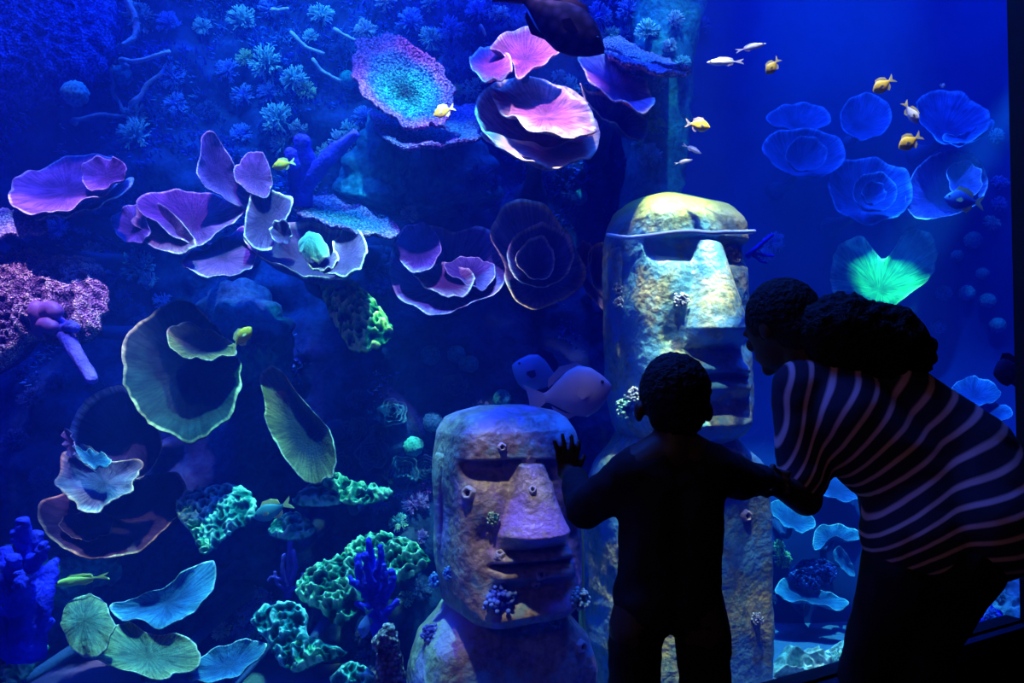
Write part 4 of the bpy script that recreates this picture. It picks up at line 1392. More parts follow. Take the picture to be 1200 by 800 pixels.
tufts = [  # px, py, radius px, kind
    (168, 22, 22, 'teal'), (200, 32, 16, 'blue'), (237, 32, 12, 'teal'), (284, 30, 20, 'teal'), (205, 90, 17, 'blue'), (268, 84, 15, 'blue'), (288, 114, 16, 'blue'),
    (290, 72, 13, 'green'), (165, 135, 16, 'teal'), (162, 165, 22, 'teal'), (207, 122, 16, 'blue'), (245, 130, 14, 'dim'), (285, 160, 14, 'blue'),
    (318, 75, 24, 'teal'), (345, 95, 18, 'teal'), (318, 112, 16, 'blue'), (358, 108, 14, 'green'), (330, 140, 22, 'teal'), (352, 150, 12, 'pale'), (335, 172, 16, 'teal'), (375, 20, 16, 'teal'), (320, 12, 16, 'blue'),
    (430, 38, 15, 'pale'), (452, 4, 14, 'pale'), (400, 60, 13, 'dim'), (480, 28, 18, 'blue'), (506, 45, 16, 'teal'), (530, 35, 18, 'blue'), (530, 60, 18, 'blue'), (545, 78, 16, 'blue'), (522, 82, 14, 'blue'), (555, 102, 16, 'teal'), (535, 106, 9, 'green'),
    (560, 15, 16, 'blue'), (585, 22, 14, 'pale'), (425, 140, 14, 'blue'), (400, 165, 18, 'pale'), (385, 180, 14, 'pale'), (365, 190, 14, 'blue'), (410, 150, 12, 'teal'), (475, 250, 13, 'teal'), (505, 5, 12, 'teal'),
    (670, 105, 18, 'teal'), (655, 90, 10, 'pale'), (700, 20, 18, 'blue'), (740, 15, 16, 'blue'), (760, 40, 16, 'teal'), (790, 25, 12, 'pale'), (785, 55, 10, 'pale'), (800, 75, 10, 'teal'), (770, 100, 12, 'teal'), (765, 130, 12, 'green'),
    (770, 150, 12, 'green'), (750, 172, 10, 'teal'), (762, 185, 16, 'pale'), (822, 32, 12, 'dim'), (715, 45, 14, 'teal'), (735, 40, 12, 'blue'),
    (75, 270, 17, 'blue'), (100, 262, 12, 'blue'), (122, 262, 12, 'teal'), (110, 296, 14, 'teal'), (135, 300, 12, 'blue'), (165, 318, 24, 'teal'), (140, 325, 14, 'blue'), (150, 345, 12, 'blue'), (180, 330, 12, 'pale'), (135, 365, 12, 'dim'), (160, 368, 14, 'dim'), (190, 350, 12, 'blue'),
    (440, 315, 20, 'dim'), (460, 330, 16, 'blue'), (445, 340, 14, 'blue'), (450, 298, 12, 'dim'), (560, 210, 18, 'dim'), (540, 240, 16, 'dim'), (580, 240, 14, 'dim'), (575, 215, 12, 'dim'),
    (485, 592, 17, 'violet'), (500, 575, 10, 'violet'), (492, 630, 10, 'violet'), (468, 580, 10, 'blue'), (468, 612, 12, 'teal'), (445, 592, 12, 'blue'), (455, 560, 10, 'teal'),
    (295, 708, 18, 'violet'), (310, 695, 12, 'violet'), (320, 712, 10, 'blue'), (270, 720, 14, 'dim'), (285, 735, 16, 'blue'), (262, 738, 12, 'teal'), (300, 745, 10, 'teal'), (305, 690, 10, 'blue'),
    (300, 770, 10, 'dim'), (430, 768, 16, 'blue'), (425, 745, 12, 'dim'), (500, 760, 14, 'dim'), (490, 690, 14, 'dim'), (478, 700, 12, 'teal'),
    (40, 470, 16, 'dim'), (70, 450, 14, 'dim'), (25, 440, 14, 'dim'), (110, 450, 12, 'dim'), (20, 520, 16, 'dim'), (50, 560, 14, 'dim'), (300, 400, 18, 'dim'), (560, 480, 14, 'dim'), (540, 455, 12, 'dim'), (420, 470, 14, 'dim'),
    (340, 200, 12, 'blue'), (360, 215, 14, 'blue'), (310, 150, 12, 'dim'), (365, 45, 10, 'teal'), (640, 210, 16, 'dim'), (665, 225, 14, 'dim'), (690, 200, 14, 'dim'),
    (1170, 215, 10, 'blue'), (1168, 240, 10, 'blue'), (1160, 262, 10, 'teal'), (1165, 160, 10, 'teal'), (915, 655, 12, 'green'), (910, 640, 9, 'green'), (1165, 690, 12, 'teal'), (1150, 705, 10, 'teal'), (1175, 675, 9, 'teal'), (1160, 720, 10, 'blue'), (1170, 700, 9, 'pale'),
    (900, 700, 10, 'teal'), (930, 755, 10, 'pale'), (985, 770, 10, 'teal'), (905, 285, 14, 'blue'), (895, 300, 10, 'blue')]
NAMEC = {'teal': 'teal', 'blue': 'vivid blue', 'green': 'yellow-green', 'pale': 'pale blue', 'dim': 'dim dark blue', 'violet': 'violet', 'cream': 'cream'}
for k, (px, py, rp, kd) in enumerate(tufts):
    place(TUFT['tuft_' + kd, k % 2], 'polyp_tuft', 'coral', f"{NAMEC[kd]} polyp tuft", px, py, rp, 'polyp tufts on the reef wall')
def knob_mesh(seed, mat):
    rn = random.Random(seed)
    bm = bmesh.new()
    for q in range(46):
        th = rn.uniform(0, 6.283)
        ph = math.acos(rn.uniform(0.05, 1.0))
        d = Vector((math.sin(ph) * math.cos(th), math.sin(ph) * math.sin(th), math.cos(ph) * 0.7))
        bmesh.ops.create_icosphere(bm, subdivisions=2, radius=rn.uniform(0.10, 0.19), matrix=Matrix.Translation(d * rn.uniform(0.65, 0.95)))
    bmesh.ops.create_icosphere(bm, subdivisions=2, radius=0.62, matrix=Matrix.Diagonal((1, 1, 0.7, 1)))
    A = [min(1, max(0, (v.co.length - 0.55) * 2.2)) for v in bm.verts]
    me = bpy.data.meshes.new('coral_clump')
    bm.to_mesh(me)
    bm.free()
    a = me.attributes.new('edge', 'FLOAT', 'POINT')
    a.data.foreach_set('value', A)
    me.shade_smooth()
    me.materials.append(mat)
    return me


KNOB = {(c, k): knob_mesh(len(c) * 7 + k, M['tuft_' + c]) for c in ('pale', 'blue', 'teal', 'violet', 'green', 'cream') for k in range(2)}
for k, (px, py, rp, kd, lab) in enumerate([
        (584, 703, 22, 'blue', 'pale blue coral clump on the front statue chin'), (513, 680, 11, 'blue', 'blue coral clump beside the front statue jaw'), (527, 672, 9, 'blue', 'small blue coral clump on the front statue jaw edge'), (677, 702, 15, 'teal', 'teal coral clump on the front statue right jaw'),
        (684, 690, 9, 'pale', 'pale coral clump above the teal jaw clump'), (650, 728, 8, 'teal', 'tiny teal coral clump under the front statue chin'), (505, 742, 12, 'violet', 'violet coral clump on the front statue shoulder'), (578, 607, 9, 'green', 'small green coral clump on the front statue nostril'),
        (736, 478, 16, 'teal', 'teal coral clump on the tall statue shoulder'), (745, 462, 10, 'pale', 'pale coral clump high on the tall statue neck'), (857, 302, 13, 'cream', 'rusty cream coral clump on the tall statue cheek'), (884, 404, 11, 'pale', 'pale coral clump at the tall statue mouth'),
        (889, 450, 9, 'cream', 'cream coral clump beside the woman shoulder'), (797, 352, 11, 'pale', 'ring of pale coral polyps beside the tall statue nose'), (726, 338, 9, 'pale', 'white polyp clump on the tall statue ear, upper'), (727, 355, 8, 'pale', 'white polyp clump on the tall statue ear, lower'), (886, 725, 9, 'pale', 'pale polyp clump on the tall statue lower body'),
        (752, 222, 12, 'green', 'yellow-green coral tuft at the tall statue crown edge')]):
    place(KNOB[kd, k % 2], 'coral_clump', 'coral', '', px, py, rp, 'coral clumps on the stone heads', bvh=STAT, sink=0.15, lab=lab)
for k, (px, py, rp) in enumerate([(458, 486, 17), (440, 528, 19), (476, 546, 18), (408, 508, 18), (405, 543, 14), (498, 545, 14), (425, 500, 13), (448, 505, 12), (532, 455, 14)]):
    place(RUF[k % 3], 'ruffled_coral', 'coral', 'dim ruffled cabbage coral', px, py, rp, 'ruffled corals left of the front statue', sink=-0.3)
for k, (px, py, rp, dim) in enumerate([(92, 112, 15, 0), (148, 88, 12, 1), (505, 420, 12, 1), (533, 415, 11, 1), (552, 428, 10, 1), (508, 496, 12, 0), (485, 518, 12, 0), (586, 466, 11, 1), (408, 96, 11, 1), (545, 430, 8, 1), (1138, 282, 10, 1), (1104, 343, 9, 1), (1131, 343, 9, 1),
                                       (1156, 352, 9, 1), (1097, 383, 9, 1), (1168, 380, 9, 1), (678, 228, 10, 1), (1120, 300, 7, 1), (1150, 320, 7, 1), (620, 440, 9, 1)]):
    place(BALLD if dim else BALL, 'ball_coral', 'coral', 'faint teal ball coral' if dim else 'bright turquoise ball coral', px, py, rp, 'ball corals on the reef', sink=-0.2, Y=4.05 if px == 92 else None)

# royal blue branching sponges, tube sponges, twigs
def branching(name, label, cat, branches, mat, knob=0.015, freq=40):
    """branches: list of (points, r0, r1); the first is the trunk"""
    b0 = branches[0][0][0]
    root = thing(name, label, cat, at(*b0))
    for k, (pts, r0, r1) in enumerate(branches):
        n = 6 * (len(pts) - 1)
        pp = path([at(*p) for p in pts], n)
        rr = [r0 + (r1 - r0) * i / n for i in range(n + 1)]
        d = (pp[-1] - pp[-2]).normalized()
        pp += [pp[-1] + d * r1 * 0.6, pp[-1] + d * r1 * 0.95]
        rr += [r1 * 0.75, r1 * 0.25]
        v, f = tube_data(pp, rr, 14, knob, freq)
        mk('trunk' if k == 0 else 'branch', v, f, mat, root, [min(1, i // 14 / len(pp)) for i in range(len(v))])
    return root


Yb = 2.85
branching('branching_sponge', 'royal blue branching sponge at the left edge', 'sponge', [
    ([(30, 770, Yb), (35, 730, Yb), (38, 690, Yb)], 0.062, 0.045), ([(38, 700, Yb), (34, 655, Yb), (27, 612, Yb - 0.04)], 0.042, 0.016), ([(34, 660, Yb), (38, 640, Yb), (42, 628, Yb)], 0.025, 0.02),
    ([(30, 730, Yb), (14, 690, Yb), (6, 645, Yb + 0.03)], 0.045, 0.018), ([(12, 680, Yb), (16, 665, Yb - 0.05), (17, 655, Yb - 0.08)], 0.025, 0.02),
    ([(44, 740, Yb), (52, 705, Yb), (58, 668, Yb + 0.05), (65, 658, Yb + 0.08)], 0.032, 0.012), ([(25, 760, Yb), (5, 745, Yb), (-15, 720, Yb)], 0.05, 0.04), ([(40, 750, Yb), (50, 738, Yb), (57, 726, Yb)], 0.02, 0.012), ([(36, 665, Yb - 0.05), (48, 650, Yb - 0.08), (50, 638, Yb - 0.09)], 0.022, 0.010), ([(20, 715, Yb - 0.05), (25, 690, Yb - 0.1), (24, 672, Yb - 0.1)], 0.026, 0.012), ([(30, 640, Yb - 0.03), (20, 632, Yb - 0.05), (17, 622, Yb - 0.05)], 0.016, 0.008), ([(10, 700, Yb), (-2, 680, Yb - 0.05), (-6, 662, Yb - 0.05)], 0.028, 0.014)], M['royal'], 0.028, 38)
branching('branching_sponge', 'royal blue branching sponge between two green corals', 'sponge', [
    ([(462, 850, 3.05), (455, 780, 3.02), (446, 738, 3.0), (440, 705, 3.0)], 0.022, 0.034), ([(440, 715, 3.0), (437, 680, 3.0), (434, 655, 2.99), (432, 632, 2.98)], 0.030, 0.008),
    ([(439, 705, 3.0), (428, 688, 2.98), (420, 668, 2.97), (421, 650, 2.97)], 0.024, 0.007), ([(441, 710, 3.0), (452, 695, 2.99), (460, 680, 2.98), (458, 668, 2.98)], 0.022, 0.008),
    ([(437, 680, 3.0), (444, 664, 2.98), (447, 650, 2.97), (445, 640, 2.97)], 0.018, 0.006), ([(427, 690, 2.98), (416, 684, 2.95), (410, 676, 2.95)], 0.014, 0.006), ([(438, 690, 2.98), (431, 668, 2.95), (428, 648, 2.95)], 0.016, 0.006),
    ([(448, 700, 2.98), (451, 680, 2.95), (450, 662, 2.95)], 0.014, 0.006), ([(443, 725, 2.98), (428, 712, 2.95), (418, 706, 2.95)], 0.014, 0.007), ([(445, 725, 2.98), (458, 712, 2.95), (466, 704, 2.95)], 0.014, 0.007)], M['royal'], 0.016, 45)
branching('branching_sponge', 'violet thin-branched sponge under the small teal cap', 'sponge', [
    ([(338, 700, 3.45), (339, 670, 3.45), (340, 634, 3.45)], 0.016, 0.010), ([(338, 690, 3.44), (346, 665, 3.43), (344, 645, 3.43)], 0.010, 0.007), ([(337, 690, 3.44), (331, 670, 3.42), (333, 650, 3.42)], 0.010, 0.007), ([(337, 692, 3.44), (324, 682, 3.42), (322, 670, 3.42)], 0.008, 0.005), ([(338, 694, 3.44), (352, 684, 3.42), (355, 672, 3.42)], 0.008, 0.005), ([(330, 680, 3.43), (320, 676, 3.41), (314, 680, 3.41)], 0.006, 0.004)], M['violet_sponge'], 0.008, 50)
branching('tube_sponge', 'violet-blue finger sponge sticking out below the mauve mound', 'sponge', [
    ([(62, 372, 3.5), (78, 395, 3.35), (108, 444, 3.2)], 0.035, 0.022), ([(72, 388, 3.38), (82, 382, 3.34), (88, 384, 3.32)], 0.026, 0.02)], M['violet_sponge'], 0.012, 60)
branching('lobed_sponge', 'mauve lobed sponge on the mauve mound', 'sponge', [
    ([(52, 385, 3.5), (48, 372, 3.42), (44, 362, 3.4)], 0.05, 0.04), ([(50, 368, 3.42), (60, 362, 3.38), (66, 366, 3.36)], 0.04, 0.03), ([(50, 380, 3.42), (58, 380, 3.36), (62, 384, 3.34)], 0.035, 0.025)], M['mauve_lobe'], 0.01, 20)
branching('tube_sponge', 'vivid blue cluster sponge above the slanted blue table', 'sponge', [
    ([(352, 240, 3.95), (355, 205, 3.9), (355, 165, 3.85)], 0.06, 0.035), ([(352, 225, 3.92), (385, 185, 3.85), (415, 158, 3.8)], 0.04, 0.022), ([(350, 225, 3.92), (345, 195, 3.85), (340, 178, 3.82)], 0.04, 0.025)], M['royal'], 0.03, 20)
branching('tube_sponge', 'yellow-white tube sponge between front statue and child', 'sponge', [
    ([(684, 838, 3.4), (682, 720, 3.4), (681, 660, 3.4), (681, 640, 3.4), (680, 612, 3.4)], 0.014, 0.012)], plain('yellow_sponge', (0.75, 0.9, 0.2), 0.6), 0.004, 50)
branching('branching_coral', 'cream speckled coral stump at the bottom beside front statue', 'coral', [
    ([(455, 815, 2.7), (456, 780, 2.7), (452, 745, 2.7)], 0.05, 0.03), ([(452, 760, 2.68), (456, 742, 2.66), (455, 735, 2.66)], 0.02, 0.016)], coral_mat('cream_stump', [(0.0, (0.45, 0.3, 0.35)), (1.0, (0.9, 0.75, 0.75))], vor=True, bump=(60, 1), var=0.4), 0.04, 35)
branching('branching_coral', 'blue antler coral beside the tall statue temple', 'coral', [
    ([(876, 300, 3.75), (885, 292, 3.7), (905, 275, 3.68)], 0.014, 0.008), ([(880, 296, 3.72), (892, 298, 3.7), (906, 300, 3.68)], 0.010, 0.007), ([(882, 298, 3.72), (892, 306, 3.7), (898, 308, 3.7)], 0.008, 0.005)], M['royal'], 0.004, 60)
for lab, pts, r0 in (
        ('pale branch curving down at top left', [(148, -5), (157, 18), (160, 32), (156, 45), (142, 54)], 0.018),
        ('short pale branch below the curved branch', [(141, 72), (160, 72), (180, 66), (199, 60)], 0.012),
        ('upright pale branch right of the turquoise ball', [(132, 78), (133, 95), (132, 108), (140, 120), (145, 134)], 0.012),
        ('pale branch lying under the turquoise ball', [(85, 143), (100, 139), (117, 134), (135, 136), (147, 136)], 0.012),
        ('pale branch slanting over teal tuft', [(155, 124), (165, 112), (174, 98), (192, 84)], 0.014),
        ('pale zigzag branch above the teal tufts', [(341, 38), (356, 53), (366, 58), (380, 63)], 0.010),
        ('pale branch ending at the ringed table coral', [(392, 35), (403, 41), (418, 48)], 0.010),
        ('pale branch pointing at the small teal ball', [(367, 70), (376, 82), (386, 88), (399, 95)], 0.010),
        ('pale short branch at top beside blue tufts', [(319, 14), (328, 12), (338, 10)], 0.012),
        ('pale branch leaning left of the pink lobes', [(563, 30), (569, 42)], 0.009)):
    pp = []
    for (x, y) in pts:
        h, n = scene_at(x, y)
        h2 = at(x, y, h.y - 0.05)
        pp.append(h2)
    ym = min(p.y for p in pp)
    pts3 = [at(x, y, 0.5 * (p.y + ym)) for (x, y), p in zip(pts, pp)]
    end = pts3[0] + Vector((0.0, 0.35, 0.02))
    q = path([end] + pts3, 18)
    v, f = tube_data(q, [r0 * (1.2 - 0.5 * i / 18) for i in range(19)], 9, r0 * 0.9, 25)
    o = mk('coral_branch', v, f, M['twig'], None, origin=q[0])
    tag(o, lab, 'branch', 'pale branches on the upper reef')
# rope tied across the tall statue's brow
pts = []
for (x, y) in [(712, 275), (735, 278), (760, 276), (790, 272), (815, 271), (835, 273), (850, 272), (870, 272), (884, 271)]:
    h, n = scene_at(x, y, STAT)
    pts.append(at(x, y, min(3.14, h.y - 0.02) if h is not None else 3.2))
pts = [at(x, y, np.interp(k, [0, 2, 5, 8], [3.45, 3.1, 3.0, 3.3])) for k, (x, y) in enumerate([(712, 275), (735, 278), (760, 276), (790, 272), (815, 271), (835, 273), (850, 272), (870, 272), (884, 271)])]
v, f = tube_data(path(pts, 40), [0.009] * 41, 8)
tag(mk('rope', v, f, M['rope'], None, origin=pts[0]), 'pale blue rope stretched across the tall statue brow', 'rope')

# ------------------------------------------------------------------ fish
def fish(name, label, head, tail, Y, hgt, body_m, fin_m, group=None, dyaw=0.0, wid=0.35, fork=0.5, eye=True, dors=0.35, prof=None):
    """head and tail: pixel ends; hgt: body height as a share of the length"""
    H = at(head[0], head[1], Y)
    T = at(tail[0], tail[1], Y + dyaw)
    ax = (T - H)
    L = ax.length
    ax.normalize()
    up = Vector((0, 0, 1)) - ax * ax.z
    if up.length < 0.2:
        up = Vector((1, 0, 0)) - ax * ax.x
    up.normalize()
    sd = ax.cross(up).normalized()
    root = thing(name, label, 'fish', H + ax * L * 0.5, group)
    BL = L * 0.80
    prof = prof or [(0, 0.03), (0.04, 0.22), (0.12, 0.5), (0.25, 0.82), (0.42, 1.0), (0.6, 0.86), (0.78, 0.5), (0.92, 0.22), (1.0, 0.17)]
    Vt, Fc = [], []
    NS, NR = 28, 20
    for i in range(NS + 1):
        t = i / NS
        h = np.interp(t, [p[0] for p in prof], [p[1] for p in prof]) * hgt * L / 2
        wd = h * wid * (1.25 - 0.5 * t) + 0.02 * L * (1 - t) * t
        c = H + ax * (BL * t)
        for k in range(NR):
            a = 2 * math.pi * k / NR
            Vt.append(tuple(c + up * (math.sin(a) * h) + sd * (math.cos(a) * wd)))
    for i in range(NS):
        for k in range(NR):
            j = (k + 1) % NR
            Fc.append((i * NR + k, i * NR + j, (i + 1) * NR + j, (i + 1) * NR + k))
    Fc.append(tuple(range(NR)))
    Fc.append(tuple(NS * NR + k for k in range(NR)))
    mk('body', Vt, Fc, body_m, root)

    def fin(nm, pts, th, mat=fin_m):
        a = [H + ax * (x * L) + up * (y * L) + sd * (z * L) for x, y, z in pts]
        n = len(a)
        v = [tuple(p + sd * th * L * (0.3 if i in (1, 2) else 1)) for i, p in enumerate(a)] + [tuple(p - sd * th * L * (0.3 if i in (1, 2) else 1)) for i, p in enumerate(a)]
        f = [tuple(range(n)), tuple(range(2 * n - 1, n - 1, -1))] + [(i, n + i, n + (i + 1) % n, (i + 1) % n) for i in range(n)]
        mk(nm, v, f, mat, root, smooth=False)
    hh = hgt / 2
    fin('tail_fin', [(0.78, hh * 0.18, 0), (1.0, hh * (0.55 + 0.45 * fork), 0), (0.97, hh * 0.4, 0), (0.80 + 0.2 * (1 - fork), 0, 0), (0.97, -hh * 0.4, 0), (1.0, -hh * (0.55 + 0.45 * fork), 0), (0.78, -hh * 0.18, 0)], 0.012)
    fin('dorsal_fin', [(0.22, hh * 0.70, 0), (0.34, hh * (1 + dors), 0), (0.55, hh * (0.95 + dors), 0), (0.70, hh * (0.55 + dors), 0), (0.72, hh * 0.35, 0), (0.5, hh * 0.8, 0)], 0.010)
    fin('anal_fin', [(0.45, -hh * 0.85, 0), (0.58, -hh * (0.85 + dors), 0), (0.70, -hh * (0.45 + dors), 0), (0.72, -hh * 0.35, 0), (0.58, -hh * 0.7, 0)], 0.010)
    for s in (-1, 1):
        fin('pectoral_fin', [(0.26, -hh * 0.05, s * hgt * wid * 0.48), (0.37, hh * 0.18, s * hgt * wid * 0.66), (0.42, -hh * 0.1, s * hgt * wid * 0.72), (0.37, -hh * 0.3, s * hgt * wid * 0.64), (0.27, -hh * 0.2, s * hgt * wid * 0.48)], 0.006)
        if eye:
            c = H + ax * (0.105 * L) + up * (hh * 0.22 * L) + sd * (s * hgt * wid * 0.235 * L)
            bm = bmesh.new()
            bmesh.ops.create_uvsphere(bm, u_segments=10, v_segments=8, radius=0.024 * L)
            v = [tuple(c + q.co) for q in bm.verts]
            f = [[q.index for q in fc.verts] for fc in bm.faces]
            bm.free()
            mk('eye', v, f, M['eye'], root)
    return root


M['eye'] = plain('fish_eye', (0.01, 0.01, 0.01), 0.2)
M['fish_yellow'] = plain('yellow_fish_skin', (1.0, 0.62, 0.03), 0.45)
M['fin_yellow'] = plain('yellow_fish_fin', (1.0, 0.85, 0.35), 0.5)
M['fish_white'] = plain('white_fish_skin', (0.9, 0.92, 0.95), 0.35)
M['fish_dark'] = plain('dark_fish_skin', (0.02, 0.01, 0.05), 0.7, spec=0.05)
M['fish_blue'] = plain('blue_fish_skin', (0.10, 0.2, 0.7), 0.45)
M['fish_lilac'] = plain('lilac_fish_skin', (0.36, 0.30, 0.48), 0.5)
M['fish_lime'] = plain('lime_fish_skin', (0.75, 0.9, 0.2), 0.45)
M['fish_green'] = plain('teal_fish_skin', (0.05, 0.25, 0.35), 0.5)
YF = 'yellow fish'
fish('yellow_fish', 'yellow fish below the top right white marks', (898, 87), (913, 68), 3.2, 0.5, M['fish_yellow'], M['fin_yellow'], YF)
fish('yellow_fish', 'yellow and white fish above the white one at right', (1023, 108), (1048, 91), 3.4, 0.5, M['fish_yellow'], M['fin_yellow'], YF)
fish('yellow_fish', 'pale yellow-white fish diving between two yellow ones', (1076, 145), (1059, 119), 3.4, 0.42, M['fish_white'], M['fin_yellow'], YF)
fish('yellow_fish', 'yellow fish with white belly lowest of the right four', (1053, 174), (1080, 158), 3.4, 0.52, M['fish_yellow'], M['fin_yellow'], YF)
fish('yellow_fish', 'yellow fish swimming beside the speckled rock column', (832, 149), (803, 144), 3.3, 0.5, M['fish_yellow'], M['fish_lilac'], YF)
fish('yellow_fish', 'yellow fish on the rim of the ringed table coral', (508, 135), (533, 125), 3.45, 0.5, M['fish_yellow'], M['fin_yellow'], YF)
fish('yellow_fish', 'yellow fish above the purple clam-like coral', (319, 196), (346, 189), 3.5, 0.45, M['fish_yellow'], M['fin_yellow'], YF)
fish('yellow_fish', 'bright yellow fish nosing up beside the dark fan coral', (295, 383), (271, 409), 3.3, 0.45, M['fish_yellow'], M['fin_yellow'], YF)
fish('yellow_fish', 'slim lime yellow fish below the brown plate coral', (60, 685), (128, 674), 3.0, 0.16, M['fish_lime'], M['fish_lime'], None)
fish('white_fish_shape', 'small slender white fish-shaped mark, upper of the pair at top right', (898, 51), (862, 60), 3.3, 0.18, M['fish_white'], M['fish_white'], 'white fish')  # this and the next are bare white marks modelled in fish form
fish('white_fish_shape', 'small slender white fish-shaped mark, lower of the pair at top right', (828, 73), (872, 72), 3.3, 0.2, M['fish_white'], M['fish_white'], 'white fish')
fish('white_fish_shape', 'tiny white fish above the tall statue crown', (822, 180), (800, 169), 3.5, 0.22, M['fish_white'], M['fish_white'], 'white fish')
fish('white_fish_shape', 'tiny white fish lower of two above tall statue', (812, 187), (790, 192), 3.5, 0.18, M['fish_white'], M['fish_white'], 'white fish')
fish('white_fish_shape', 'tiny pale round fish high at right', (1108, 102), (1101, 99), 3.6, 0.7, M['fish_white'], M['fish_white'], 'white fish', eye=False)
fish('dark_fish', 'large dark spotted fish at the top over pink corals', (708, 62), (590, -18), 2.9, 0.42, coral_mat('spotted_fish_skin', [(0.0, (0.07, 0.045, 0.15)), (1.0, (0.07, 0.045, 0.15))], vor=True, bump=(26, 0.1)), M['fish_dark'], None, wid=0.4, dors=0.15)
fish('triggerfish', 'lilac grey triggerfish swimming right above the front statue', (717, 452), (616, 470), 3.15, 0.60, M['fish_lilac'], M['fish_lilac'], None, wid=0.28, fork=0.2, dors=0.12)
fish('surgeonfish', 'dim dark fish behind the triggerfish', (600, 428), (668, 452), 3.5, 0.62, M['fish_blue'], M['fish_dark'], None)
fish('surgeonfish', 'blue fish with pale tail at the far right corals', (1106, 232), (1153, 238), 4.0, 0.5, M['fish_blue'], M['fin_yellow'], None)
fish('surgeonfish', 'little dark teal fish with yellow tail above teal cap coral', (297, 607), (342, 588), 3.3, 0.42, M['fish_green'], M['fin_yellow'], None)
fish('surgeonfish', 'round dark fish-shaped spot half hidden behind the black column', (1164, 438), (1205, 432), 3.3, 0.8, M['fish_dark'], M['fish_dark'], None)  # dark round spot by the column, modelled in fish form
fish('surgeonfish', 'upright slim grey-blue fish under the royal blue sponge', (424, 748), (432, 712), 2.85, 0.4, M['fish_blue'], M['fish_green'], None)

# ------------------------------------------------------------------ people
def capsule(Vt, Fc, p0, r0, p1, r1, seg=18, flat=None):
    p0, p1 = Vector(p0), Vector(p1)
    d = p1 - p0
    L = max(d.length, 1e-5)
    d = d / L
    a = d.orthogonal().normalized()
    b = d.cross(a)
    rings = []
    for k in range(6):
        t = math.pi / 2 * (k / 6)
        rings.append((p0 - d * (r0 * math.cos(t)), r0 * math.sin(t)))
    rings.append((p0, r0))
    rings.append((p0.lerp(p1, 0.5), 0.5 * (r0 + r1)))
    rings.append((p1, r1))
    for k in range(5, -1, -1):
        t = math.pi / 2 * (k / 6)
        rings.append((p1 + d * (r1 * math.cos(t)), r1 * math.sin(t)))
    s = len(Vt)
    for c, r in rings:
        for i in range(seg):
            t = 2 * math.pi * i / seg
            Vt.append(c + (a * math.cos(t) + b * math.sin(t)) * max(r, 1e-4))
    n = len(rings)
    for k in range(n - 1):
        for i in range(seg):
            j = (i + 1) % seg
            Fc.append((s + k * seg + i, s + k * seg + j, s + (k + 1) * seg + j, s + (k + 1) * seg + i))
    Fc.append(tuple(s + i for i in range(seg - 1, -1, -1)))
    Fc.append(tuple(s + (n - 1) * seg + i for i in range(seg)))


def ellipsoid(Vt, Fc, c, rx, ry, rz, rot=None, seg=24):
    c = Vector(c)
    s = len(Vt)
    n = 16
    for k in range(n + 1):
        t = math.pi * k / n
        for i in range(seg):
            f = 2 * math.pi * i / seg
            v = Vector((max(math.sin(t), 1e-3) * math.cos(f) * rx, max(math.sin(t), 1e-3) * math.sin(f) * ry, math.cos(t) * rz))
            if rot is not None:
                v = rot @ v
            Vt.append(c + v)
    for k in range(n):
        for i in range(seg):
            j = (i + 1) % seg
            Fc.append((s + k * seg + i, s + (k + 1) * seg + i, s + (k + 1) * seg + j, s + k * seg + j))
    Fc.append(tuple(s + i for i in range(seg)))
    Fc.append(tuple(s + n * seg + i for i in range(seg - 1, -1, -1)))


def blob(name, caps, ells, voxel, smooth, mat, parent, attrf=None, disp=None):
    """one continuous skin over overlapping limbs and masses"""
    Vt, Fc = [], []
    for q in caps:
        capsule(Vt, Fc, *q)
    for q in ells:
        ellipsoid(Vt, Fc, *q)
    me = bpy.data.meshes.new('tmp')
    me.from_pydata([tuple(v) for v in Vt], [], Fc)
    tmp = bpy.data.objects.new('tmp', me)
    COL.objects.link(tmp)
    r = tmp.modifiers.new('r', 'REMESH')
    r.mode = 'VOXEL'
    r.voxel_size = voxel
    sm = tmp.modifiers.new('s', 'SMOOTH')
    sm.factor = 0.5
    sm.iterations = smooth
    dg = bpy.context.evaluated_depsgraph_get()
    res = bpy.data.meshes.new_from_object(tmp.evaluated_get(dg))
    bpy.data.objects.remove(tmp)
    bpy.data.meshes.remove(me)
    n = len(res.vertices)
    co = np.empty(n * 3)
    res.vertices.foreach_get('co', co)
    co = co.reshape(-1, 3)
    if attrf is not None:
        A = attrf(co)
        a = res.attributes.new('edge', 'FLOAT', 'POINT')
        a.data.foreach_set('value', A.astype(np.float32))
    if disp is not None:
        amp, fr = disp
        nr = np.empty(n * 3)
        res.vertices.foreach_get('normal', nr)
        nr = nr.reshape(-1, 3)
        d = np.array([noise.noise(Vector(c) * fr) + 0.6 * noise.noise(Vector(c) * fr * 2.3) for c in co])
        co = co + nr * (d * amp)[:, None]
    co = co - np.array(wloc(parent))
    res.vertices.foreach_set('co', co.ravel())
    res.materials.clear()
    res.materials.append(mat)
    res.shade_smooth()
    res.update()
    o = bpy.data.objects.new(name, res)
    COL.objects.link(o)
    o.parent = parent
    return o


M['skin'] = plain('dark_skin', (0.06, 0.032, 0.024), 0.55)
M['hair'] = plain('black_hair', (0.004, 0.0035, 0.0035), 0.7, bump=(90, 0.8))
M['cloth'] = plain('black_cotton', (0.012, 0.011, 0.02), 0.9)
M['denim'] = plain('black_trouser', (0.009, 0.008, 0.012), 0.9)
M['shoe'] = plain('dark_shoe', (0.015, 0.015, 0.02), 0.6)

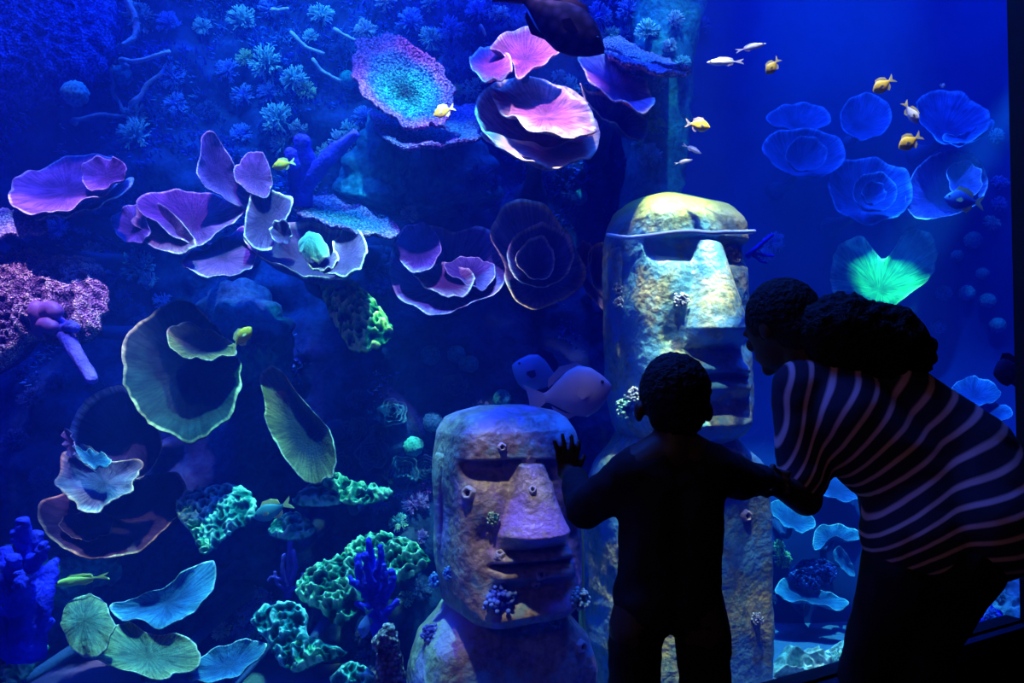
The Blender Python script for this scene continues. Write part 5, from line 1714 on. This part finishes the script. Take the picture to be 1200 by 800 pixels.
# ---- the child
Yc = 1.60
J = lambda x, y, Y=Yc: at(x, y, Y)
mpp = Yc / 900
cx = J(788, 600)
child = thing('person', 'small child in dark clothes from behind with one hand on the glass', 'person', (cx.x, Yc, 0))
hc = J(790, 463, 1.61)
neck0, neck1 = J(790, 500, 1.60), J(789, 530, 1.59)
shL, shR = J(744, 553, 1.59), J(834, 549, 1.59)
elL, wrL, paL = J(684, 597, 1.66), J(673, 560, 1.80), J(669, 540, 1.845)
elR, wrR, paR = J(872, 562, 1.68), J(893, 562, 1.74), J(901, 563, 1.76)
hipL, hipR = J(746, 736, 1.59), J(822, 736, 1.59)
def foot(x, y0):
    return Vector((x, y0, 0.045))
kneeL, kneeR = Vector((J(736, 800).x, 1.60, 0.30)), Vector((J(833, 800).x, 1.60, 0.30))
ankL, ankR = Vector((J(738, 800).x, 1.58, 0.07)), Vector((J(832, 800).x, 1.58, 0.07))
GNv = Vector((GN.x, GN.y, 0))
up = Vector((0, 0, 1))
caps = [(neck0, 0.042, neck1, 0.048), (J(790, 525, 1.6), 0.05, shL, 0.05), (J(790, 525, 1.6), 0.05, shR, 0.05),
        (J(770, 560), 0.062, J(766, 680), 0.064), (J(806, 560), 0.062, J(803, 680), 0.064),
        (J(764, 690), 0.068, hipL, 0.058), (J(806, 690), 0.068, hipR, 0.058),
        (hipL, 0.050, kneeL, 0.040), (hipR, 0.050, kneeR, 0.040), (kneeL, 0.042, ankL, 0.032), (kneeR, 0.042, ankR, 0.032),
        (ankL, 0.034, ankL + Vector((0, 0.10, -0.03)), 0.03), (ankR, 0.034, ankR + Vector((0, 0.10, -0.03)), 0.03),
        (shL, 0.046, elL, 0.034), (elL, 0.034, wrL, 0.024), (shR, 0.046, elR, 0.036), (elR, 0.036, wrR, 0.025)]
# left hand flat against the pane
gdir = Vector((GD.x, GD.y, 0))
pane = lambda p: p + GN * ((G0 - p).dot(GN) + 0.010)      # foot point on the pane, a finger's thickness off it
pc = pane(J(669, 545, 1.85))
caps += [(wrL, 0.023, pc - up * 0.02, 0.020), (pc - up * 0.02 - gdir * 0.012, 0.014, pc + up * 0.015 - gdir * 0.016, 0.012), (pc - up * 0.02 + gdir * 0.012, 0.014, pc + up * 0.015 + gdir * 0.016, 0.012), (pc - up * 0.02, 0.014, pc + up * 0.018, 0.012)]
for off, ln, tilt in ((-0.024, 0.048, -0.26), (-0.008, 0.061, -0.08), (0.009, 0.057, 0.08), (0.024, 0.044, 0.26)):
    b0 = pc + up * 0.012 + gdir * off
    d = (up + gdir * tilt).normalized()
    m_ = b0 + d * ln * 0.55 + GN * 0.004
    caps += [(b0, 0.0075, m_, 0.0068), (m_, 0.0068, b0 + d * ln, 0.0058)]
b0 = pc - up * 0.015 + gdir * 0.018
caps += [(b0, 0.009, b0 + gdir * 0.022 + up * 0.014, 0.0075), (b0 + gdir * 0.022 + up * 0.014, 0.0075, b0 + gdir * 0.032 + up * 0.032, 0.0062)]
# right hand reaching to the woman, fingers curled round hers
fw = (paR - wrR).normalized()
caps += [(wrR, 0.025, paR, 0.024), (paR, 0.022, paR + fw * 0.018, 0.02)]
for k, off in enumerate((-0.024, -0.008, 0.008, 0.022)):
    b0 = paR + fw * 0.018 + up * off * -1
    t1 = b0 + fw * 0.026 + GN * 0.004
    t2 = t1 + fw * 0.006 + GN * 0.022
    caps += [(b0, 0.0085, t1, 0.0075), (t1, 0.0075, t2, 0.0065)]
caps += [(paR + up * 0.015, 0.009, paR + up * 0.035 + fw * 0.02, 0.0075)]
hr = 0.068
ells = [(hc, 0.066, 0.082, 0.080), (hc + Vector((0, 0.018, -0.045)), 0.050, 0.058, 0.045),
        (hc + Vector((-0.073, 0.008, -0.035)), 0.010, 0.018, 0.022), (hc + Vector((0.073, 0.008, -0.035)), 0.010, 0.018, 0.022),
        (hc + Vector((0, 0.085, -0.03)), 0.010, 0.014, 0.013), (hc + Vector((0, 0.074, -0.055)), 0.02, 0.010, 0.007),
        (hc + Vector((-0.025, 0.072, -0.008)), 0.012, 0.010, 0.008), (hc + Vector((0.025, 0.072, -0.008)), 0.012, 0.010, 0.008)]
blob('body', caps, ells, 0.0048, 3, M['skin'], child)
blob('hair', [], [(hc + Vector((0, -0.008, 0.010)), 0.073, 0.086, 0.080), (hc + Vector((0, -0.028, -0.03)), 0.060, 0.048, 0.062)], 0.008, 2, M['hair'], child, disp=(0.004, 90))
g1 = 0.010
blob('shirt', [(J(790, 530, 1.6), 0.050, shL, 0.053), (J(790, 530, 1.6), 0.050, shR, 0.053),
               (J(768, 565), 0.070, J(764, 680), 0.074), (J(808, 565), 0.070, J(803, 680), 0.074), (J(764, 680), 0.074, J(762, 700), 0.078), (J(803, 680), 0.074, J(803, 700), 0.076),
               (shL, 0.053, elL, 0.042), (elL, 0.042, wrL, 0.030), (shR, 0.053, elR, 0.044), (elR, 0.044, wrR, 0.032)], [], 0.009, 4, M['cloth'], child, disp=(0.004, 22))
blob('trousers', [(J(764, 700), 0.073, hipL, 0.057), (J(804, 700), 0.073, hipR, 0.057), (hipL, 0.057, kneeL, 0.048), (hipR, 0.057, kneeR, 0.048), (kneeL, 0.052, ankL + up * 0.02, 0.046), (kneeR, 0.052, ankR + up * 0.02, 0.046)], [], 0.009, 3, M['denim'], child, disp=(0.004, 20))
for a_ in (ankL, ankR):
    blob('shoe', [(a_ + Vector((0, -0.02, -0.025)), 0.042, a_ + Vector((0, 0.12, -0.035)), 0.036)], [], 0.008, 2, M['shoe'], child)

# ---- the woman
Yw = 1.85
K = lambda x, y, Y=Yw: at(x, y, Y)
hip_c = K(1110, 640, 1.80)
woman = thing('person', 'woman with curly ponytail in a striped top bending to the glass', 'person', (K(1060, 640, 1.85).x, 1.82, 0))
wh = K(915, 378, 1.99)
fdir = Vector((-0.55, 0.75, -0.30)).normalized()        # where she looks
rotm = fdir.to_track_quat('Y', 'Z').to_matrix()
wneck = K(950, 432, 1.95)
wsL, wsR = K(938, 455, 1.90), K(1050, 445, 1.98)
welL, wwrL, wpaL = K(944, 585, 1.86), K(915, 570, 1.80), K(903, 566, 1.785)
welR, wwrR = K(1020, 560, 2.12), K(1030, 650, 2.08)
whL, whR = K(1066, 660, 1.80), K(1122, 656, 1.77)
wkL = Vector((K(1020, 790, 1.86).x, 1.90, 0.40))
wkR = Vector((K(1080, 790, 1.80).x, 1.84, 0.40))
waL, waR = Vector((K(1050, 800, 1.86).x, 1.80, 0.09)), Vector((K(1115, 800, 1.80).x, 1.73, 0.09))
ch1, ch2, wa1, wa2, pe1, pe2 = K(992, 492, 1.88), K(1045, 478, 1.92), K(1078, 568, 1.84), K(1125, 540, 1.86), K(1075, 625, 1.80), K(1150, 612, 1.78)
caps = [(wneck, 0.05, wh + rotm @ Vector((0, -0.02, -0.05)), 0.05), (wneck, 0.055, K(985, 455, 1.92), 0.08), (K(985, 455, 1.92), 0.07, wsL, 0.055), (K(985, 455, 1.92), 0.07, wsR, 0.06),
        (ch1, 0.105, wa1, 0.10), (ch2, 0.105, wa2, 0.10), (wa1, 0.10, pe1, 0.115), (wa2, 0.10, pe2, 0.115),
        (whL, 0.09, wkL, 0.055), (whR, 0.09, wkR, 0.048), (wkL, 0.053, waL, 0.04), (wkR, 0.048, waR, 0.04), (waL, 0.04, waL + Vector((-0.05, 0.17, -0.045)), 0.034), (waR, 0.04, waR + Vector((-0.05, 0.17, -0.045)), 0.034),
        (wsL, 0.052, welL, 0.040), (welL, 0.040, wwrL, 0.028), (wsR, 0.052, welR, 0.042), (welR, 0.042, wwrR, 0.03)]
# her left hand round the child's hand
fv = (wpaL - wwrL).normalized()
caps += [(wwrL, 0.027, wpaL, 0.028)]
for off, ln in ((-0.028, 0.055), (-0.010, 0.066), (0.009, 0.063), (0.027, 0.05)):
    b0 = wpaL + fv * 0.012 + up * (-off)
    t1 = b0 + fv * ln * 0.55 - GN * 0.004
    t2 = t1 + fv * ln * 0.15 - GN * ln * 0.45
    caps += [(b0, 0.0105, t1, 0.0092), (t1, 0.0092, t2, 0.008)]
caps += [(wpaL + up * 0.018, 0.011, wpaL + up * 0.034 - GN * 0.02 + fv * 0.012, 0.009), (wpaL + up * 0.034 - GN * 0.02 + fv * 0.012, 0.009, wpaL + up * 0.03 - GN * 0.04 + fv * 0.026, 0.008)]
# her right hand rests on her right knee side
fk = Vector((-0.05, 0.0, -1)).normalized()
rp = wwrR + fk * 0.05
caps += [(wwrR, 0.028, rp, 0.03)]
for off, ln in ((-0.03, 0.055), (-0.01, 0.068), (0.01, 0.064), (0.028, 0.05)):
    b0 = rp + Vector((off, 0, -0.015))
    caps += [(b0, 0.0105, b0 + fk * ln * 0.6 + Vector((0, -0.006, 0)), 0.0092), (b0 + fk * ln * 0.6 + Vector((0, -0.006, 0)), 0.0092, b0 + fk * ln + Vector((0, -0.022, 0)), 0.008)]
caps += [(rp + Vector((0.03, 0, 0.02)), 0.011, rp + Vector((0.05, -0.01, -0.02)), 0.009)]
hp = lambda x, y, z: wh + rotm @ Vector((x, y, z))
ells = [(wh, 0.074, 0.096, 0.098, rotm), (hp(0, 0.03, -0.062), 0.056, 0.062, 0.055, rotm), (hp(0, 0.103, -0.025), 0.012, 0.018, 0.020, rotm), (hp(0, 0.088, -0.070), 0.024, 0.012, 0.008, rotm), (hp(0, 0.072, -0.105), 0.022, 0.018, 0.016, rotm),
        (hp(-0.030, 0.088, 0.0), 0.014, 0.010, 0.009, rotm), (hp(0.030, 0.088, 0.0), 0.014, 0.010, 0.009, rotm), (hp(-0.076, 0.0, -0.02), 0.010, 0.018, 0.028, rotm), (hp(0.076, 0.0, -0.02), 0.010, 0.018, 0.028, rotm)]
blob('body', caps, ells, 0.0062, 3, M['skin'], woman)
blob('hair', [(hp(0, -0.06, 0.02), 0.05, K(960, 385, 1.97), 0.045)], [(hp(0, -0.012, 0.016), 0.088, 0.100, 0.098, rotm), (hp(0, -0.045, -0.03), 0.074, 0.06, 0.07, rotm)], 0.009, 3, M['hair'], woman, disp=(0.003, 70))
pt = [(965, 385, 32), (985, 382, 40), (1010, 392, 42), (1040, 398, 42), (1060, 408, 32), (1074, 415, 22), (1000, 415, 36), (1030, 422, 34), (1062, 425, 26), (975, 410, 30), (1080, 425, 12)]
blob('ponytail', [], [(K(x, y, 1.90), r_ * 1.9 / 900, r_ * 1.9 / 900, r_ * 1.9 / 900) for x, y, r_ in pt], 0.010, 2, M['hair'], woman, disp=(0.011, 42))
# striped top: the stripe coordinate follows the bent back and runs along the sleeve
ctl = [((905, 480), (1.0, 0.02)), ((925, 440), (0.97, 0.25)), ((985, 470), (0.80, 0.60)), ((1050, 520), (0.60, 0.80)), ((1120, 585), (0.30, 0.95)), ((1110, 640), (0.14, 0.99))]
cs = [0.0]
for k in range(1, len(ctl)):
    (p0, n0), (p1, n1) = ctl[k - 1], ctl[k]
    cs.append(cs[-1] + ((p1[0] - p0[0]) * (n0[0] + n1[0]) / 2 + (p1[1] - p0[1]) * (n0[1] + n1[1]) / 2))


def stripe(co):
    px = 600 + 900 * co[:, 0] / 1.86
    py = 430 - 900 * (co[:, 2] - CAMZ) / 1.86
    num = np.zeros(len(co))
    den = np.zeros(len(co))
    for (p, n), s0 in zip(ctl, cs):
        d2 = (px - p[0]) ** 2 + (py - p[1]) ** 2
        wgt = 1.0 / (d2 + 400.0) ** 1.6
        num += wgt * (s0 + (px - p[0]) * n[0] + (py - p[1]) * n[1])
        den += wgt
    return num / den / 19.5


sm_, nt, b = new_mat('striped_jersey')
L = nt.links.new
a_ = nt.nodes.new('ShaderNodeAttribute')
a_.attribute_name = 'edge'
fr_ = nt.nodes.new('ShaderNodeMath')
fr_.operation = 'FRACT'
L(a_.outputs['Fac'], fr_.inputs[0])
rp_ = nt.nodes.new('ShaderNodeValToRGB')
rp_.color_ramp.elements[0].position = 0.0
rp_.color_ramp.elements[0].color = (0.012, 0.008, 0.03, 1)
rp_.color_ramp.elements[1].position = 0.74
rp_.color_ramp.elements[1].color = (0.70, 0.42, 0.40, 1)
e = rp_.color_ramp.elements.new(0.62)
e.color = (0.012, 0.008, 0.03, 1)
e = rp_.color_ramp.elements.new(0.90)
e.color = (0.70, 0.42, 0.40, 1)
e = rp_.color_ramp.elements.new(0.985)
e.color = (0.012, 0.008, 0.03, 1)
L(fr_.outputs[0], rp_.inputs['Fac'])
L(rp_.outputs['Color'], b.inputs['Base Color'])
b.inputs['Roughness'].default_value = 0.9
slv = wsL.lerp(welL, 0.80)
blob('striped_top', [(K(965, 448, 1.94), 0.07, K(985, 455, 1.92), 0.09), (K(985, 455, 1.92), 0.085, wsL, 0.068), (K(985, 455, 1.92), 0.085, wsR, 0.075),
                     (ch1, 0.122, wa1, 0.118), (ch2, 0.120, wa2, 0.132), (wa1, 0.118, pe1, 0.128), (wa2, 0.132, pe2, 0.135),
                     (wsL, 0.072, slv, 0.062), (wsR, 0.068, wsR.lerp(welR, 0.8), 0.058)], [], 0.010, 5, sm_, woman, attrf=stripe, disp=(0.004, 14))
blob('trousers', [(K(1085, 640, 1.80), 0.105, whL, 0.105), (K(1120, 640, 1.80), 0.10, whR, 0.100), (whL, 0.102, wkL, 0.060), (whR, 0.094, wkR, 0.052), (wkL, 0.060, waL + up * 0.03, 0.050), (wkR, 0.052, waR + up * 0.03, 0.048), (whL, 0.10, whR, 0.105)], [], 0.010, 5, M['denim'], woman, disp=(0.004, 14))
for a_ in (waL, waR):
    blob('shoe', [(a_ + Vector((0.012, -0.03, -0.04)), 0.046, a_ + Vector((-0.05, 0.18, -0.05)), 0.038)], [], 0.009, 2, M['shoe'], woman)
